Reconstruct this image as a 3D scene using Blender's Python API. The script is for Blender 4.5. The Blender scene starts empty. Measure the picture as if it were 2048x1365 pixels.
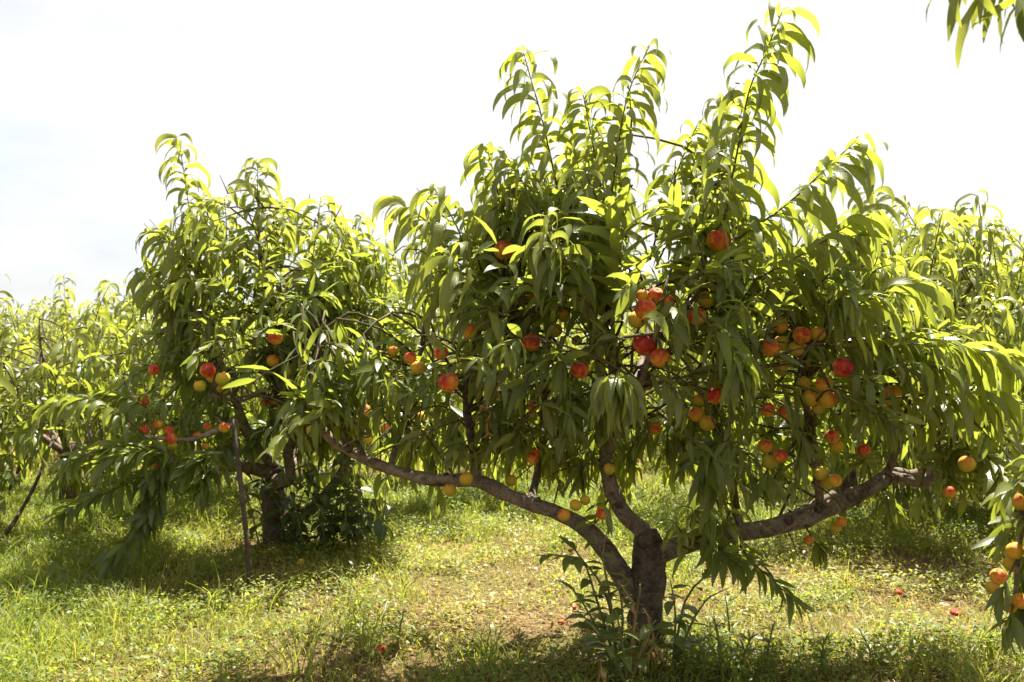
import bpy, math, random
import numpy as np
from mathutils import Vector, Matrix, noise as mnoise

random.seed(7)
RS = np.random.RandomState(11)
scene = bpy.context.scene
COL = scene.collection
R = math.radians

# ------------------------------------------------------------------ camera, sky, sun, exposure
CAM_H = 1.15
FPX = 1991.0            # focal length in pixels of the 2048 wide photograph
HOR = 705.0             # row of the horizon
cam_d = bpy.data.cameras.new('camera')
cam_d.lens = 35.0
cam_d.sensor_width = 36.0
cam_d.clip_start = 0.05
cam_d.clip_end = 3000
cam_d.dof.use_dof = True
cam_d.dof.focus_distance = 3.75
cam_d.dof.aperture_fstop = 5.0
cam = bpy.data.objects.new('camera', cam_d)
COL.objects.link(cam)
cam.location = (0, 0, CAM_H)
cam.rotation_euler = (R(90) + math.atan((HOR - 682.5) / FPX), 0, 0)
scene.camera = cam

SUN_EL, SUN_AZ = 64.0, 30.0     # azimuth to the right of the view direction
sdir = Vector((math.cos(R(SUN_EL)) * math.sin(R(SUN_AZ)), math.cos(R(SUN_EL)) * math.cos(R(SUN_AZ)), math.sin(R(SUN_EL))))
world = bpy.data.worlds.new('World')
scene.world = world
world.use_nodes = True
nt = world.node_tree
nt.nodes.clear()
w_out = nt.nodes.new('ShaderNodeOutputWorld')
sky = nt.nodes.new('ShaderNodeTexSky')
sky.sky_type = 'NISHITA'
sky.sun_disc = False
sky.sun_elevation = R(SUN_EL)
sky.sun_rotation = R(SUN_AZ)
sky.dust_density = 2.0
bg1 = nt.nodes.new('ShaderNodeBackground')
bg1.inputs['Strength'].default_value = 0.049
hs = nt.nodes.new('ShaderNodeHueSaturation')
hs.inputs['Saturation'].default_value = 0.5
nt.links.new(sky.outputs[0], hs.inputs['Color'])
nt.links.new(hs.outputs[0], bg1.inputs['Color'])
bg2 = nt.nodes.new('ShaderNodeBackground')
bg2.inputs['Color'].default_value = (0.985, 0.995, 1.0, 1)
bg2.inputs['Strength'].default_value = 0.275
tc = nt.nodes.new('ShaderNodeTexCoord')
mp = nt.nodes.new('ShaderNodeMapping')
mp.inputs['Scale'].default_value = (1.0, 1.0, 2.6)
mp.inputs['Location'].default_value = (0.35, 0.2, 0.1)
nz = nt.nodes.new('ShaderNodeTexNoise')
nz.inputs['Scale'].default_value = 4.2
nz.inputs['Detail'].default_value = 7
nz.inputs['Roughness'].default_value = 0.55
nt.links.new(tc.outputs['Generated'], mp.inputs['Vector'])
nt.links.new(mp.outputs[0], nz.inputs['Vector'])
dotn = nt.nodes.new('ShaderNodeVectorMath')
dotn.operation = 'DOT_PRODUCT'
nt.links.new(tc.outputs['Generated'], dotn.inputs[0])
dotn.inputs[1].default_value = (0.92, 0.35, 0.15)
ma = nt.nodes.new('ShaderNodeMath')
ma.operation = 'MULTIPLY_ADD'
nt.links.new(dotn.outputs['Value'], ma.inputs[0])
ma.inputs[1].default_value = 0.35
nt.links.new(nz.outputs['Fac'], ma.inputs[2])
mr = nt.nodes.new('ShaderNodeMapRange')
mr.inputs['From Min'].default_value = 0.36
mr.inputs['From Max'].default_value = 0.56
mr.inputs['To Min'].default_value = 0.22
mr.inputs['To Max'].default_value = 1.0
nt.links.new(ma.outputs[0], mr.inputs['Value'])
mx = nt.nodes.new('ShaderNodeMixShader')
nt.links.new(mr.outputs[0], mx.inputs[0])
nt.links.new(bg1.outputs[0], mx.inputs[1])
nt.links.new(bg2.outputs[0], mx.inputs[2])
nt.links.new(mx.outputs[0], w_out.inputs['Surface'])

sun_d = bpy.data.lights.new('sun', 'SUN')
sun_d.energy = 5.0
sun_d.angle = R(0.53)
sun_d.color = (1.0, 0.95, 0.86)
sun = bpy.data.objects.new('sun', sun_d)
COL.objects.link(sun)
sun.rotation_euler = sdir.to_track_quat('Z', 'Y').to_euler()
sun.location = (3, 6, 12)

scene.view_settings.view_transform = 'Standard'
scene.view_settings.look = 'None'
scene.view_settings.exposure = 1.92
scene.view_settings.gamma = 1.0
scene.view_settings.use_curve_mapping = False
scene.render.engine = 'CYCLES'
scene.cycles.max_bounces = 8
scene.cycles.diffuse_bounces = 4
scene.cycles.glossy_bounces = 2
scene.cycles.transmission_bounces = 5
scene.cycles.use_denoising = True


# ------------------------------------------------------------------ helpers
def P(px, py, d):
    """The point at depth d (metres ahead of the camera) seen at a place of the photograph."""
    return np.array(((px - 1024.0) / FPX * d, d, CAM_H + (HOR - py) / FPX * d))


def proj(p):
    d = np.maximum(p[..., 1], 0.05)
    return 1024 + p[..., 0] / d * FPX, HOR - (p[..., 2] - CAM_H) / d * FPX, p[..., 1]


def gh(x, y):
    """Height of the ground."""
    x = np.asarray(x, float)
    y = np.asarray(y, float)
    h = 0.022 * np.sin(x * 1.9 + 0.6 * y) * np.cos(y * 1.3 - 0.4 * x) + 0.012 * np.sin(x * 5.1 + y * 2.3) * np.sin(y * 4.4 - x)
    fall = np.clip(y - 14.0, 0, None)
    return h - 0.004 * np.minimum(fall, 40) ** 2 * (fall < 12) - np.where(fall >= 12, 0.576 + 0.07 * (np.minimum(fall, 300) - 12), 0)


def tag(o, label=None, cat=None, group=None, kind=None):
    if label:
        o['label'] = label
    if cat:
        o['category'] = cat
    if group:
        o['group'] = group
    if kind:
        o['kind'] = kind
    return o


def empty(name, loc):
    o = bpy.data.objects.new(name, None)
    o.empty_display_size = 0.1
    COL.objects.link(o)
    o.location = loc
    return o


def link(name, me, parent=None, loc=(0, 0, 0)):
    o = bpy.data.objects.new(name, me)
    COL.objects.link(o)
    o.location = loc
    if parent:
        o.parent = parent
    return o


def mesh_np(name, V, F, mat, uv=None, tone=None, smooth=True):
    """V (n,3), F (m,k) with one k; uv per vertex (n,2); tone per vertex (n)."""
    me = bpy.data.meshes.new(name)
    V = np.ascontiguousarray(V, np.float32)
    F = np.ascontiguousarray(F, np.int32)
    m, k = F.shape
    me.vertices.add(len(V))
    me.vertices.foreach_set('co', V.ravel())
    me.loops.add(m * k)
    me.loops.foreach_set('vertex_index', F.ravel())
    me.polygons.add(m)
    me.polygons.foreach_set('loop_start', np.arange(0, m * k, k, dtype=np.int32))
    me.polygons.foreach_set('loop_total', np.full(m, k, np.int32))
    if smooth:
        me.polygons.foreach_set('use_smooth', np.ones(m, bool))
    if uv is not None:
        l = me.uv_layers.new(name='UVMap')
        l.data.foreach_set('uv', np.ascontiguousarray(uv[F.ravel()], np.float32).ravel())
    if tone is not None:
        a = me.attributes.new('tone', 'FLOAT', 'POINT')
        a.data.foreach_set('value', np.ascontiguousarray(tone, np.float32))
    me.update(calc_edges=True)
    if mat:
        me.materials.append(mat)
    return me


# ------------------------------------------------------------------ materials
def new_mat(name):
    m = bpy.data.materials.new(name)
    m.use_nodes = True
    m.node_tree.nodes.clear()
    return m, m.node_tree.nodes, m.node_tree.links


def ramp(N, stops, interp='LINEAR'):
    r = N.new('ShaderNodeValToRGB')
    e = r.color_ramp.elements
    while len(e) < len(stops):
        e.new(0.5)
    for i, (p, c) in enumerate(stops):
        e[i].position = p
        e[i].color = (*c, 1)
    r.color_ramp.interpolation = interp
    return r


def leaf_material(name, stops, tstops, trans=0.5, rough=0.38, from_object=False, veins=True, spec=0.5):
    m, N, L = new_mat(name)
    out = N.new('ShaderNodeOutputMaterial')
    if from_object:
        oi = N.new('ShaderNodeObjectInfo')
        sep = N.new('ShaderNodeSeparateColor')
        L.new(oi.outputs['Color'], sep.inputs[0])
        tone = sep.outputs[0]
    else:
        at = N.new('ShaderNodeAttribute')
        at.attribute_name = 'tone'
        tone = at.outputs['Fac']
    geo = N.new('ShaderNodeNewGeometry')
    nz = N.new('ShaderNodeTexNoise')
    nz.inputs['Scale'].default_value = 26
    nz.inputs['Detail'].default_value = 3
    L.new(geo.outputs['Position'], nz.inputs['Vector'])
    add = N.new('ShaderNodeMath')
    add.operation = 'MULTIPLY_ADD'
    L.new(nz.outputs['Fac'], add.inputs[0])
    add.inputs[1].default_value = 0.30
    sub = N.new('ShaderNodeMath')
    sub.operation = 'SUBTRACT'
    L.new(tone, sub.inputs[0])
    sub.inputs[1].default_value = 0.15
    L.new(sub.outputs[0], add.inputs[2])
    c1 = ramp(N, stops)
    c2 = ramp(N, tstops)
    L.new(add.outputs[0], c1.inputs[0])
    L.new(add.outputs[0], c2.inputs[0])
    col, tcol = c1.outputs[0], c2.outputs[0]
    bs = N.new('ShaderNodeBsdfPrincipled')
    bs.inputs['Roughness'].default_value = rough
    bs.inputs['Specular IOR Level'].default_value = spec
    tr = N.new('ShaderNodeBsdfTranslucent')
    if veins:
        uv = N.new('ShaderNodeUVMap')
        uv.uv_map = 'UVMap'
        sx = N.new('ShaderNodeSeparateXYZ')
        L.new(uv.outputs[0], sx.inputs[0])
        a = N.new('ShaderNodeMath'); a.operation = 'SUBTRACT'; a.inputs[1].default_value = 0.5
        L.new(sx.outputs[0], a.inputs[0])
        b = N.new('ShaderNodeMath'); b.operation = 'ABSOLUTE'
        L.new(a.outputs[0], b.inputs[0])
        rib = N.new('ShaderNodeMapRange')
        rib.inputs['From Min'].default_value = 0.02
        rib.inputs['From Max'].default_value = 0.07
        rib.inputs['To Min'].default_value = 0.6
        rib.inputs['To Max'].default_value = 0.0
        L.new(b.outputs[0], rib.inputs['Value'])
        # side veins: waves running obliquely from the midrib
        v1 = N.new('ShaderNodeMath'); v1.operation = 'MULTIPLY'; v1.inputs[1].default_value = 95.0
        L.new(sx.outputs[1], v1.inputs[0])
        v2 = N.new('ShaderNodeMath'); v2.operation = 'MULTIPLY_ADD'; v2.inputs[1].default_value = -22.0
        L.new(b.outputs[0], v2.inputs[0]); L.new(v1.outputs[0], v2.inputs[2])
        v3 = N.new('ShaderNodeMath'); v3.operation = 'SINE'
        L.new(v2.outputs[0], v3.inputs[0])
        bump = N.new('ShaderNodeBump')
        bump.inputs['Strength'].default_value = 0.10
        bump.inputs['Distance'].default_value = 0.004
        L.new(v3.outputs[0], bump.inputs['Height'])
        L.new(bump.outputs[0], bs.inputs['Normal'])
        mixr = N.new('ShaderNodeMix'); mixr.data_type = 'RGBA'
        L.new(rib.outputs[0], mixr.inputs['Factor'])
        L.new(col, mixr.inputs[6])
        mixr.inputs[7].default_value = (0.22, 0.26, 0.08, 1)
        col = mixr.outputs[2]
    # paler underside
    und = N.new('ShaderNodeMix'); und.data_type = 'RGBA'
    mb = N.new('ShaderNodeMath'); mb.operation = 'MULTIPLY'; mb.inputs[1].default_value = 0.35
    L.new(geo.outputs['Backfacing'], mb.inputs[0])
    L.new(mb.outputs[0], und.inputs['Factor'])
    L.new(col, und.inputs[6])
    und.inputs[7].default_value = (0.17, 0.21, 0.085, 1)
    L.new(und.outputs[2], bs.inputs['Base Color'])
    L.new(tcol, tr.inputs['Color'])
    ms = N.new('ShaderNodeMixShader')
    ms.inputs[0].default_value = trans
    L.new(bs.outputs[0], ms.inputs[1])
    L.new(tr.outputs[0], ms.inputs[2])
    L.new(ms.outputs[0], out.inputs['Surface'])
    return m


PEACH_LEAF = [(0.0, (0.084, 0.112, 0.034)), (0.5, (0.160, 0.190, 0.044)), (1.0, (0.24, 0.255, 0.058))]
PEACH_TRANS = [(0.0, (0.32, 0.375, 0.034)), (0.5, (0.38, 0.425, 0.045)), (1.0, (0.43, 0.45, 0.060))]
M_leaf = leaf_material('peach leaf mass', PEACH_LEAF, PEACH_TRANS)
M_leaf_o = leaf_material('peach leaf', PEACH_LEAF, PEACH_TRANS, from_object=True)
BUSH_LEAF = [(0.0, (0.050, 0.070, 0.020)), (0.5, (0.13, 0.16, 0.042)), (1.0, (0.18, 0.20, 0.05))]
BUSH_TRANS = [(0.0, (0.16, 0.21, 0.03)), (0.5, (0.34, 0.38, 0.04)), (1.0, (0.42, 0.50, 0.05))]
M_bush = leaf_material('shrub leaf mass', BUSH_LEAF, BUSH_TRANS, trans=0.35)
M_bush_o = leaf_material('shrub leaf', BUSH_LEAF, BUSH_TRANS, trans=0.35, from_object=True)
GRASS_C = [(0.0, (0.08, 0.13, 0.022)), (0.35, (0.18, 0.21, 0.035)), (0.62, (0.34, 0.28, 0.065)), (0.8, (0.40, 0.28, 0.11)), (1.0, (0.24, 0.13, 0.06))]
GRASS_T = [(0.0, (0.32, 0.43, 0.04)), (0.35, (0.52, 0.54, 0.05)), (0.62, (0.62, 0.52, 0.12)), (0.8, (0.52, 0.40, 0.18)), (1.0, (0.30, 0.17, 0.07))]
M_grass = leaf_material('grass blades', GRASS_C, GRASS_T, trans=0.42, rough=0.5, veins=False, spec=0.35)
M_dry = leaf_material('withered leaf', [(0, (0.30, 0.14, 0.04)), (1, (0.50, 0.32, 0.13))], [(0, (0.40, 0.16, 0.04)), (1, (0.5, 0.3, 0.1))], trans=0.3, rough=0.7, veins=False, spec=0.2, from_object=True)


def bark_material(name, dark, light, scale=1.0):
    m, N, L = new_mat(name)
    out = N.new('ShaderNodeOutputMaterial')
    bs = N.new('ShaderNodeBsdfPrincipled')
    tc = N.new('ShaderNodeNewGeometry')
    n1 = N.new('ShaderNodeTexNoise')
    n1.inputs['Scale'].default_value = 14 * scale
    n1.inputs['Detail'].default_value = 8
    n1.inputs['Roughness'].default_value = 0.68
    L.new(tc.outputs['Position'], n1.inputs['Vector'])
    v = N.new('ShaderNodeTexNoise')
    v.inputs['Scale'].default_value = 75 * scale
    v.inputs['Detail'].default_value = 5
    v.inputs['Roughness'].default_value = 0.75
    L.new(tc.outputs['Position'], v.inputs['Vector'])
    n1.inputs['Distortion'].default_value = 1.2
    mixv = N.new('ShaderNodeMath'); mixv.operation = 'MULTIPLY_ADD'
    L.new(v.outputs['Fac'], mixv.inputs[0]); mixv.inputs[1].default_value = 0.45
    half = N.new('ShaderNodeMath'); half.operation = 'MULTIPLY'; half.inputs[1].default_value = 0.75
    L.new(n1.outputs['Fac'], half.inputs[0])
    L.new(half.outputs[0], mixv.inputs[2])
    c = ramp(N, [(0.44, dark), (0.60, tuple((a + b) / 2 for a, b in zip(dark, light))), (0.76, light)])
    L.new(mixv.outputs[0], c.inputs[0])
    L.new(c.outputs[0], bs.inputs['Base Color'])
    bs.inputs['Roughness'].default_value = 0.85
    bs.inputs['Specular IOR Level'].default_value = 0.25
    b = N.new('ShaderNodeBump')
    b.inputs['Strength'].default_value = 0.8
    b.inputs['Distance'].default_value = 0.012
    L.new(mixv.outputs[0], b.inputs['Height'])
    L.new(b.outputs[0], bs.inputs['Normal'])
    L.new(bs.outputs[0], out.inputs['Surface'])
    return m


M_bark = bark_material('peach bark', (0.045, 0.030, 0.020), (0.31, 0.24, 0.175))
M_trunk = bark_material('old trunk bark', (0.024, 0.017, 0.012), (0.19, 0.14, 0.10), 1.3)
M_twig = bark_material('twig bark', (0.06, 0.045, 0.022), (0.15, 0.12, 0.055))
M_pole = bark_material('pole wood', (0.035, 0.024, 0.017), (0.12, 0.085, 0.06), 1.6)


def simple_mat(name, col, rough=0.8):
    m, N, L = new_mat(name)
    out = N.new('ShaderNodeOutputMaterial')
    bs = N.new('ShaderNodeBsdfPrincipled')
    geo = N.new('ShaderNodeNewGeometry')
    n1 = N.new('ShaderNodeTexNoise')
    n1.inputs['Scale'].default_value = 30
    L.new(geo.outputs['Position'], n1.inputs['Vector'])
    c = ramp(N, [(0.3, tuple(x * 0.7 for x in col)), (0.7, tuple(min(1, x * 1.25) for x in col))])
    L.new(n1.outputs['Fac'], c.inputs[0])
    L.new(c.outputs[0], bs.inputs['Base Color'])
    bs.inputs['Roughness'].default_value = rough
    L.new(bs.outputs[0], out.inputs['Surface'])
    return m


M_green_stem = simple_mat('green stem', (0.17, 0.17, 0.05), 0.7)
M_dry_stem = simple_mat('dry stem', (0.30, 0.18, 0.08), 0.9)


def peach_material():
    m, N, L = new_mat('peach skin')
    out = N.new('ShaderNodeOutputMaterial')
    bs = N.new('ShaderNodeBsdfPrincipled')
    tc = N.new('ShaderNodeTexCoord')
    oi = N.new('ShaderNodeObjectInfo')
    sc = N.new('ShaderNodeSeparateColor')
    L.new(oi.outputs['Color'], sc.inputs[0])
    nrm = N.new('ShaderNodeVectorMath'); nrm.operation = 'NORMALIZE'
    L.new(tc.outputs['Object'], nrm.inputs[0])
    dt = N.new('ShaderNodeVectorMath'); dt.operation = 'DOT_PRODUCT'
    L.new(nrm.outputs[0], dt.inputs[0])
    dt.inputs[1].default_value = (0.0, -0.62, 0.78)
    # shift the noise per fruit
    rnd = N.new('ShaderNodeVectorMath'); rnd.operation = 'MULTIPLY_ADD'
    L.new(nrm.outputs[0], rnd.inputs[0])
    rnd.inputs[1].default_value = (1, 1, 1)
    cb = N.new('ShaderNodeCombineXYZ')
    mm = N.new('ShaderNodeMath'); mm.operation = 'MULTIPLY'; mm.inputs[1].default_value = 40
    L.new(oi.outputs['Random'], mm.inputs[0])
    L.new(mm.outputs[0], cb.inputs[0]); L.new(mm.outputs[0], cb.inputs[1])
    L.new(cb.outputs[0], rnd.inputs[2])
    n1 = N.new('ShaderNodeTexNoise'); n1.inputs['Scale'].default_value = 1.7; n1.inputs['Detail'].default_value = 5
    n1.inputs['Roughness'].default_value = 0.6
    L.new(rnd.outputs[0], n1.inputs['Vector'])
    n2 = N.new('ShaderNodeTexNoise'); n2.inputs['Scale'].default_value = 14; n2.inputs['Detail'].default_value = 3
    L.new(rnd.outputs[0], n2.inputs['Vector'])
    a = N.new('ShaderNodeMath'); a.operation = 'MULTIPLY_ADD'
    L.new(n1.outputs['Fac'], a.inputs[0]); a.inputs[1].default_value = 1.1
    h = N.new('ShaderNodeMath'); h.operation = 'MULTIPLY_ADD'
    L.new(dt.outputs['Value'], h.inputs[0]); h.inputs[1].default_value = 0.275
    rd = N.new('ShaderNodeMath'); rd.operation = 'MULTIPLY_ADD'
    L.new(sc.outputs[0], rd.inputs[0]); rd.inputs[1].default_value = 0.9; rd.inputs[2].default_value = -0.10
    L.new(rd.outputs[0], h.inputs[2])
    L.new(h.outputs[0], a.inputs[2])
    a2 = N.new('ShaderNodeMath'); a2.operation = 'MULTIPLY_ADD'
    L.new(n2.outputs['Fac'], a2.inputs[0]); a2.inputs[1].default_value = 0.14
    L.new(a.outputs[0], a2.inputs[2])
    c = ramp(N, [(0.0, (0.40, 0.34, 0.035)), (0.32, (0.58, 0.33, 0.03)), (0.52, (0.58, 0.17, 0.025)), (0.72, (0.42, 0.045, 0.02)), (1.0, (0.21, 0.012, 0.012))])
    sb = N.new('ShaderNodeMath'); sb.operation = 'SUBTRACT'; sb.inputs[1].default_value = 0.64
    L.new(a2.outputs[0], sb.inputs[0])
    L.new(sb.outputs[0], c.inputs[0])
    L.new(c.outputs[0], bs.inputs['Base Color'])
    bs.inputs['Roughness'].default_value = 0.68
    bs.inputs['Specular IOR Level'].default_value = 0.22
    bs.inputs['Sheen Weight'].default_value = 0.06
    bs.inputs['Sheen Roughness'].default_value = 0.4
    bs.inputs['Sheen Tint'].default_value = (1, 0.85, 0.75, 1)
    bs.inputs['Subsurface Weight'].default_value = 0.08
    bs.inputs['Subsurface Radius'].default_value = (0.02, 0.008, 0.003)
    L.new(bs.outputs[0], out.inputs['Surface'])
    return m


M_peach = peach_material()


def ground_material():
    m, N, L = new_mat('orchard soil')
    out = N.new('ShaderNodeOutputMaterial')
    bs = N.new('ShaderNodeBsdfPrincipled')
    geo = N.new('ShaderNodeNewGeometry')
    n1 = N.new('ShaderNodeTexNoise'); n1.inputs['Scale'].default_value = 1.1; n1.inputs['Detail'].default_value = 6
    n2 = N.new('ShaderNodeTexNoise'); n2.inputs['Scale'].default_value = 42; n2.inputs['Detail'].default_value = 6
    n2.inputs['Roughness'].default_value = 0.7
    L.new(geo.outputs['Position'], n1.inputs['Vector'])
    L.new(geo.outputs['Position'], n2.inputs['Vector'])
    c1 = ramp(N, [(0.30, (0.13, 0.14, 0.035)), (0.50, (0.15, 0.105, 0.045)), (0.68, (0.20, 0.12, 0.065))])
    L.new(n1.outputs['Fac'], c1.inputs[0])
    c2 = ramp(N, [(0.30, (0.30, 0.27, 0.24)), (0.55, (0.9, 0.9, 0.9)), (0.75, (1.5, 1.35, 1.1))])
    L.new(n2.outputs['Fac'], c2.inputs[0])
    mu = N.new('ShaderNodeMix'); mu.data_type = 'RGBA'; mu.blend_type = 'MULTIPLY'
    mu.inputs['Factor'].default_value = 1
    L.new(c1.outputs[0], mu.inputs[6]); L.new(c2.outputs[0], mu.inputs[7])
    L.new(mu.outputs[2], bs.inputs['Base Color'])
    bs.inputs['Roughness'].default_value = 0.95
    bs.inputs['Specular IOR Level'].default_value = 0.1
    b = N.new('ShaderNodeBump'); b.inputs['Strength'].default_value = 0.9; b.inputs['Distance'].default_value = 0.02
    L.new(n2.outputs['Fac'], b.inputs['Height'])
    L.new(b.outputs[0], bs.inputs['Normal'])
    L.new(bs.outputs[0], out.inputs['Surface'])
    return m


M_ground = ground_material()


# ------------------------------------------------------------------ leaf templates
def leaf_template(e0, e1, width, rows, wave, twist, shape='peach', power=0.85, tw0=0.0):
    """A leaf of arc length 1 that leaves its stem along +Y with elevation e0 and bends to e1; V-folded along the midrib."""
    s = np.linspace(0, 1, rows + 1)
    ang = np.radians(e0 + (e1 - e0) * s ** power)
    ds = 1.0 / rows
    y = np.concatenate([[0], np.cumsum(np.cos((ang[1:] + ang[:-1]) / 2)) * ds])
    z = np.concatenate([[0], np.cumsum(np.sin((ang[1:] + ang[:-1]) / 2)) * ds])
    if shape == 'peach':
        w = np.sin(np.pi * np.clip((s - 0.05) / 0.95, 0, 1) ** 0.80) ** 0.72 * width * 0.5 * (1 - 0.18 * s)
    elif shape == 'ovate':
        w = np.sin(np.pi * np.clip((s - 0.08) / 0.92, 0, 1) ** 0.66) ** 0.9 * width * 0.5
    else:
        w = (1 - s) ** 0.6 * width * 0.5
    w = np.maximum(w, 0.006)
    V, UV = [], []
    for i in range(rows + 1):
        c, sn = math.cos(ang[i]), math.sin(ang[i])
        up = np.array((0, -sn, c))
        tw = tw0 + twist * s[i]
        side = np.array((math.cos(tw), 0, 0)) + up * math.sin(tw)
        nrm = up * math.cos(tw) - np.array((math.sin(tw), 0, 0))
        mid = np.array((0, y[i], z[i]))
        rip = wave * math.sin(s[i] * 21 + twist * 9) * (w[i] / (width * 0.5))
        rip2 = wave * math.sin(s[i] * 17 + 2 + twist * 7) * (w[i] / (width * 0.5))
        fold = 0.22 * w[i]
        V += [mid - side * w[i] + nrm * (fold + rip), mid, mid + side * w[i] + nrm * (fold + rip2)]
        UV += [(0, s[i]), (0.5, s[i]), (1, s[i])]
    F = []
    for i in range(rows):
        a = i * 3
        F += [(a, a + 3, a + 4, a + 1), (a + 1, a + 4, a + 5, a + 2)]
    F = np.array(F)[:, ::-1]
    mids = np.array([V[3 * i + 1] for i in range(rows + 1)])
    return dict(V=np.array(V), F=F, UV=np.array(UV), mid=mids, e0=e0)


rs = np.random.RandomState(5)
E0S = [72, 52, 34, 16, -4, -26, -48, -68]


def make_templates(rows, shape='peach', width=0.172, per=5):
    T = []
    for e0 in E0S:
        for k in range(per):
            e1 = ([-104, -116, -92, -110, -98][k] if e0 > 0 else [-90, -100, -84, -96, -88][k]) + rs.uniform(-7, 7)
            e1 = max(-124, min(e1, e0 - 16))
            T.append(leaf_template(e0 + rs.uniform(-7, 7), e1, width * rs.uniform(0.86, 1.14), rows,
                                   0.012, rs.uniform(-0.6, 0.6), shape, [0.85, 0.74, 1.0, 0.9, 0.8][k], [0.15, 0.75, -0.75, -0.25, 1.05][k]))
    return T


def mature_templates(rows):
    return [leaf_template(e + rs.uniform(-7, 7), max(-112, e - [34, 52, 24, 62, 42][k] + rs.uniform(-6, 6)), 0.24 * rs.uniform(.86, 1.12), rows, 0.010, rs.uniform(-.5, .5), 'peach', 0.9, [0.1, 0.7, -0.7, -0.25, 1.0][k]) for e in E0S for k in range(5)]


N_LONG = len(E0S) * 5
T_HI = make_templates(9) + mature_templates(8)
T_LO = make_templates(5) + mature_templates(5)
T_OV = [leaf_template(e + rs.uniform(-6, 6), e - 22 - 10 * k, 0.40 * rs.uniform(.85, 1.1), 5, 0.010, rs.uniform(-.4, .4), 'ovate') for e in E0S for k in range(5)]
PER = 5


def template_meshes(T, mat, nm):
    return [mesh_np(nm, t['V'], t['F'], mat, t['UV']) for t in T]


ME_LEAF = template_meshes(T_HI, M_leaf_o, 'leaf')
ME_OV = template_meshes(T_OV, M_bush_o, 'leaf')

T_DR = [leaf_template(e, e - 120, 0.16, 4, 0.03, 1.6, 'peach') for e in E0S for k in range(PER)]
ME_DR = template_meshes(T_DR, M_dry, 'leaf')


def rot_matrices(az, roll, tilt):
    """Heading az about Z after a roll about Y (the leaf's own line) and a tilt about X."""
    n = len(az)
    ca, sa = np.cos(az), np.sin(az)
    cr, sr = np.cos(roll), np.sin(roll)
    ct, st = np.cos(tilt), np.sin(tilt)
    Z = np.zeros((n, 3, 3)); Z[:, 0, 0] = ca; Z[:, 0, 1] = -sa; Z[:, 1, 0] = sa; Z[:, 1, 1] = ca; Z[:, 2, 2] = 1
    Y = np.zeros((n, 3, 3)); Y[:, 0, 0] = cr; Y[:, 0, 2] = sr; Y[:, 1, 1] = 1; Y[:, 2, 0] = -sr; Y[:, 2, 2] = cr
    X = np.zeros((n, 3, 3)); X[:, 0, 0] = 1; X[:, 1, 1] = ct; X[:, 1, 2] = -st; X[:, 2, 1] = st; X[:, 2, 2] = ct
    return Z @ Y @ X


class Leaves:
    """A set of leaves: position, heading, template, length, tone."""
    def __init__(s):
        s.rows = []

    def add(s, p, az, roll, tilt, ti, size, tone, pri):
        s.rows.append((p[0], p[1], p[2], az, roll, tilt, ti, size, tone, pri))

    def arrays(s):
        return np.array(s.rows, float).reshape(-1, 10)


def merge_leaves(A, T, base):
    """All the leaves of A as one vertex array, in coordinates relative to base."""
    Vs, Fs, Us, Ts = [], [], [], []
    off = 0
    M = rot_matrices(A[:, 3], A[:, 4], A[:, 5])
    for ti in np.unique(A[:, 6]).astype(int):
        k = np.where(A[:, 6] == ti)[0]
        t = T[ti]
        v = np.einsum('nij,vj->nvi', M[k], t['V']) * A[k, 7][:, None, None] + A[k, 0:3][:, None, :] - np.asarray(base)
        nv = len(t['V'])
        f = t['F'][None] + (off + np.arange(len(k)) * nv)[:, None, None]
        Vs.append(v.reshape(-1, 3)); Fs.append(f.reshape(-1, 4))
        Us.append(np.tile(t['UV'], (len(k), 1))); Ts.append(np.repeat(A[k, 8], nv))
        off += len(k) * nv
    return np.concatenate(Vs), np.concatenate(Fs), np.concatenate(Us), np.concatenate(Ts)


def leaf_points(A, T):
    """Four points down the middle of every leaf, world coordinates (n,4,3)."""
    M = rot_matrices(A[:, 3], A[:, 4], A[:, 5])
    mid = np.array([[t['mid'][int(round(q * (len(t['mid']) - 1)))] for q in (0.15, 0.45, 0.75, 1.0)] for t in T])
    return np.einsum('nij,nkj->nki', M, mid[A[:, 6].astype(int)]) * A[:, 7][:, None, None] + A[:, None, 0:3]


# ------------------------------------------------------------------ tubes
def resample(pts, rad, step):
    pts = [np.asarray(p, float) for p in pts]
    n = len(pts)
    O, Q = [], []
    for i in range(n - 1):
        p0 = pts[max(i - 1, 0)]; p1 = pts[i]; p2 = pts[i + 1]; p3 = pts[min(i + 2, n - 1)]
        k = max(2, int(np.linalg.norm(p2 - p1) / step))
        for j in range(k):
            t = j / k
            O.append(0.5 * (2 * p1 + (p2 - p0) * t + (2 * p0 - 5 * p1 + 4 * p2 - p3) * t * t + (3 * p1 - p0 - 3 * p2 + p3) * t ** 3))
            Q.append(rad[i] + (rad[i + 1] - rad[i]) * t)
    O.append(pts[-1]); Q.append(rad[-1])
    return np.array(O), np.array(Q)


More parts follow.
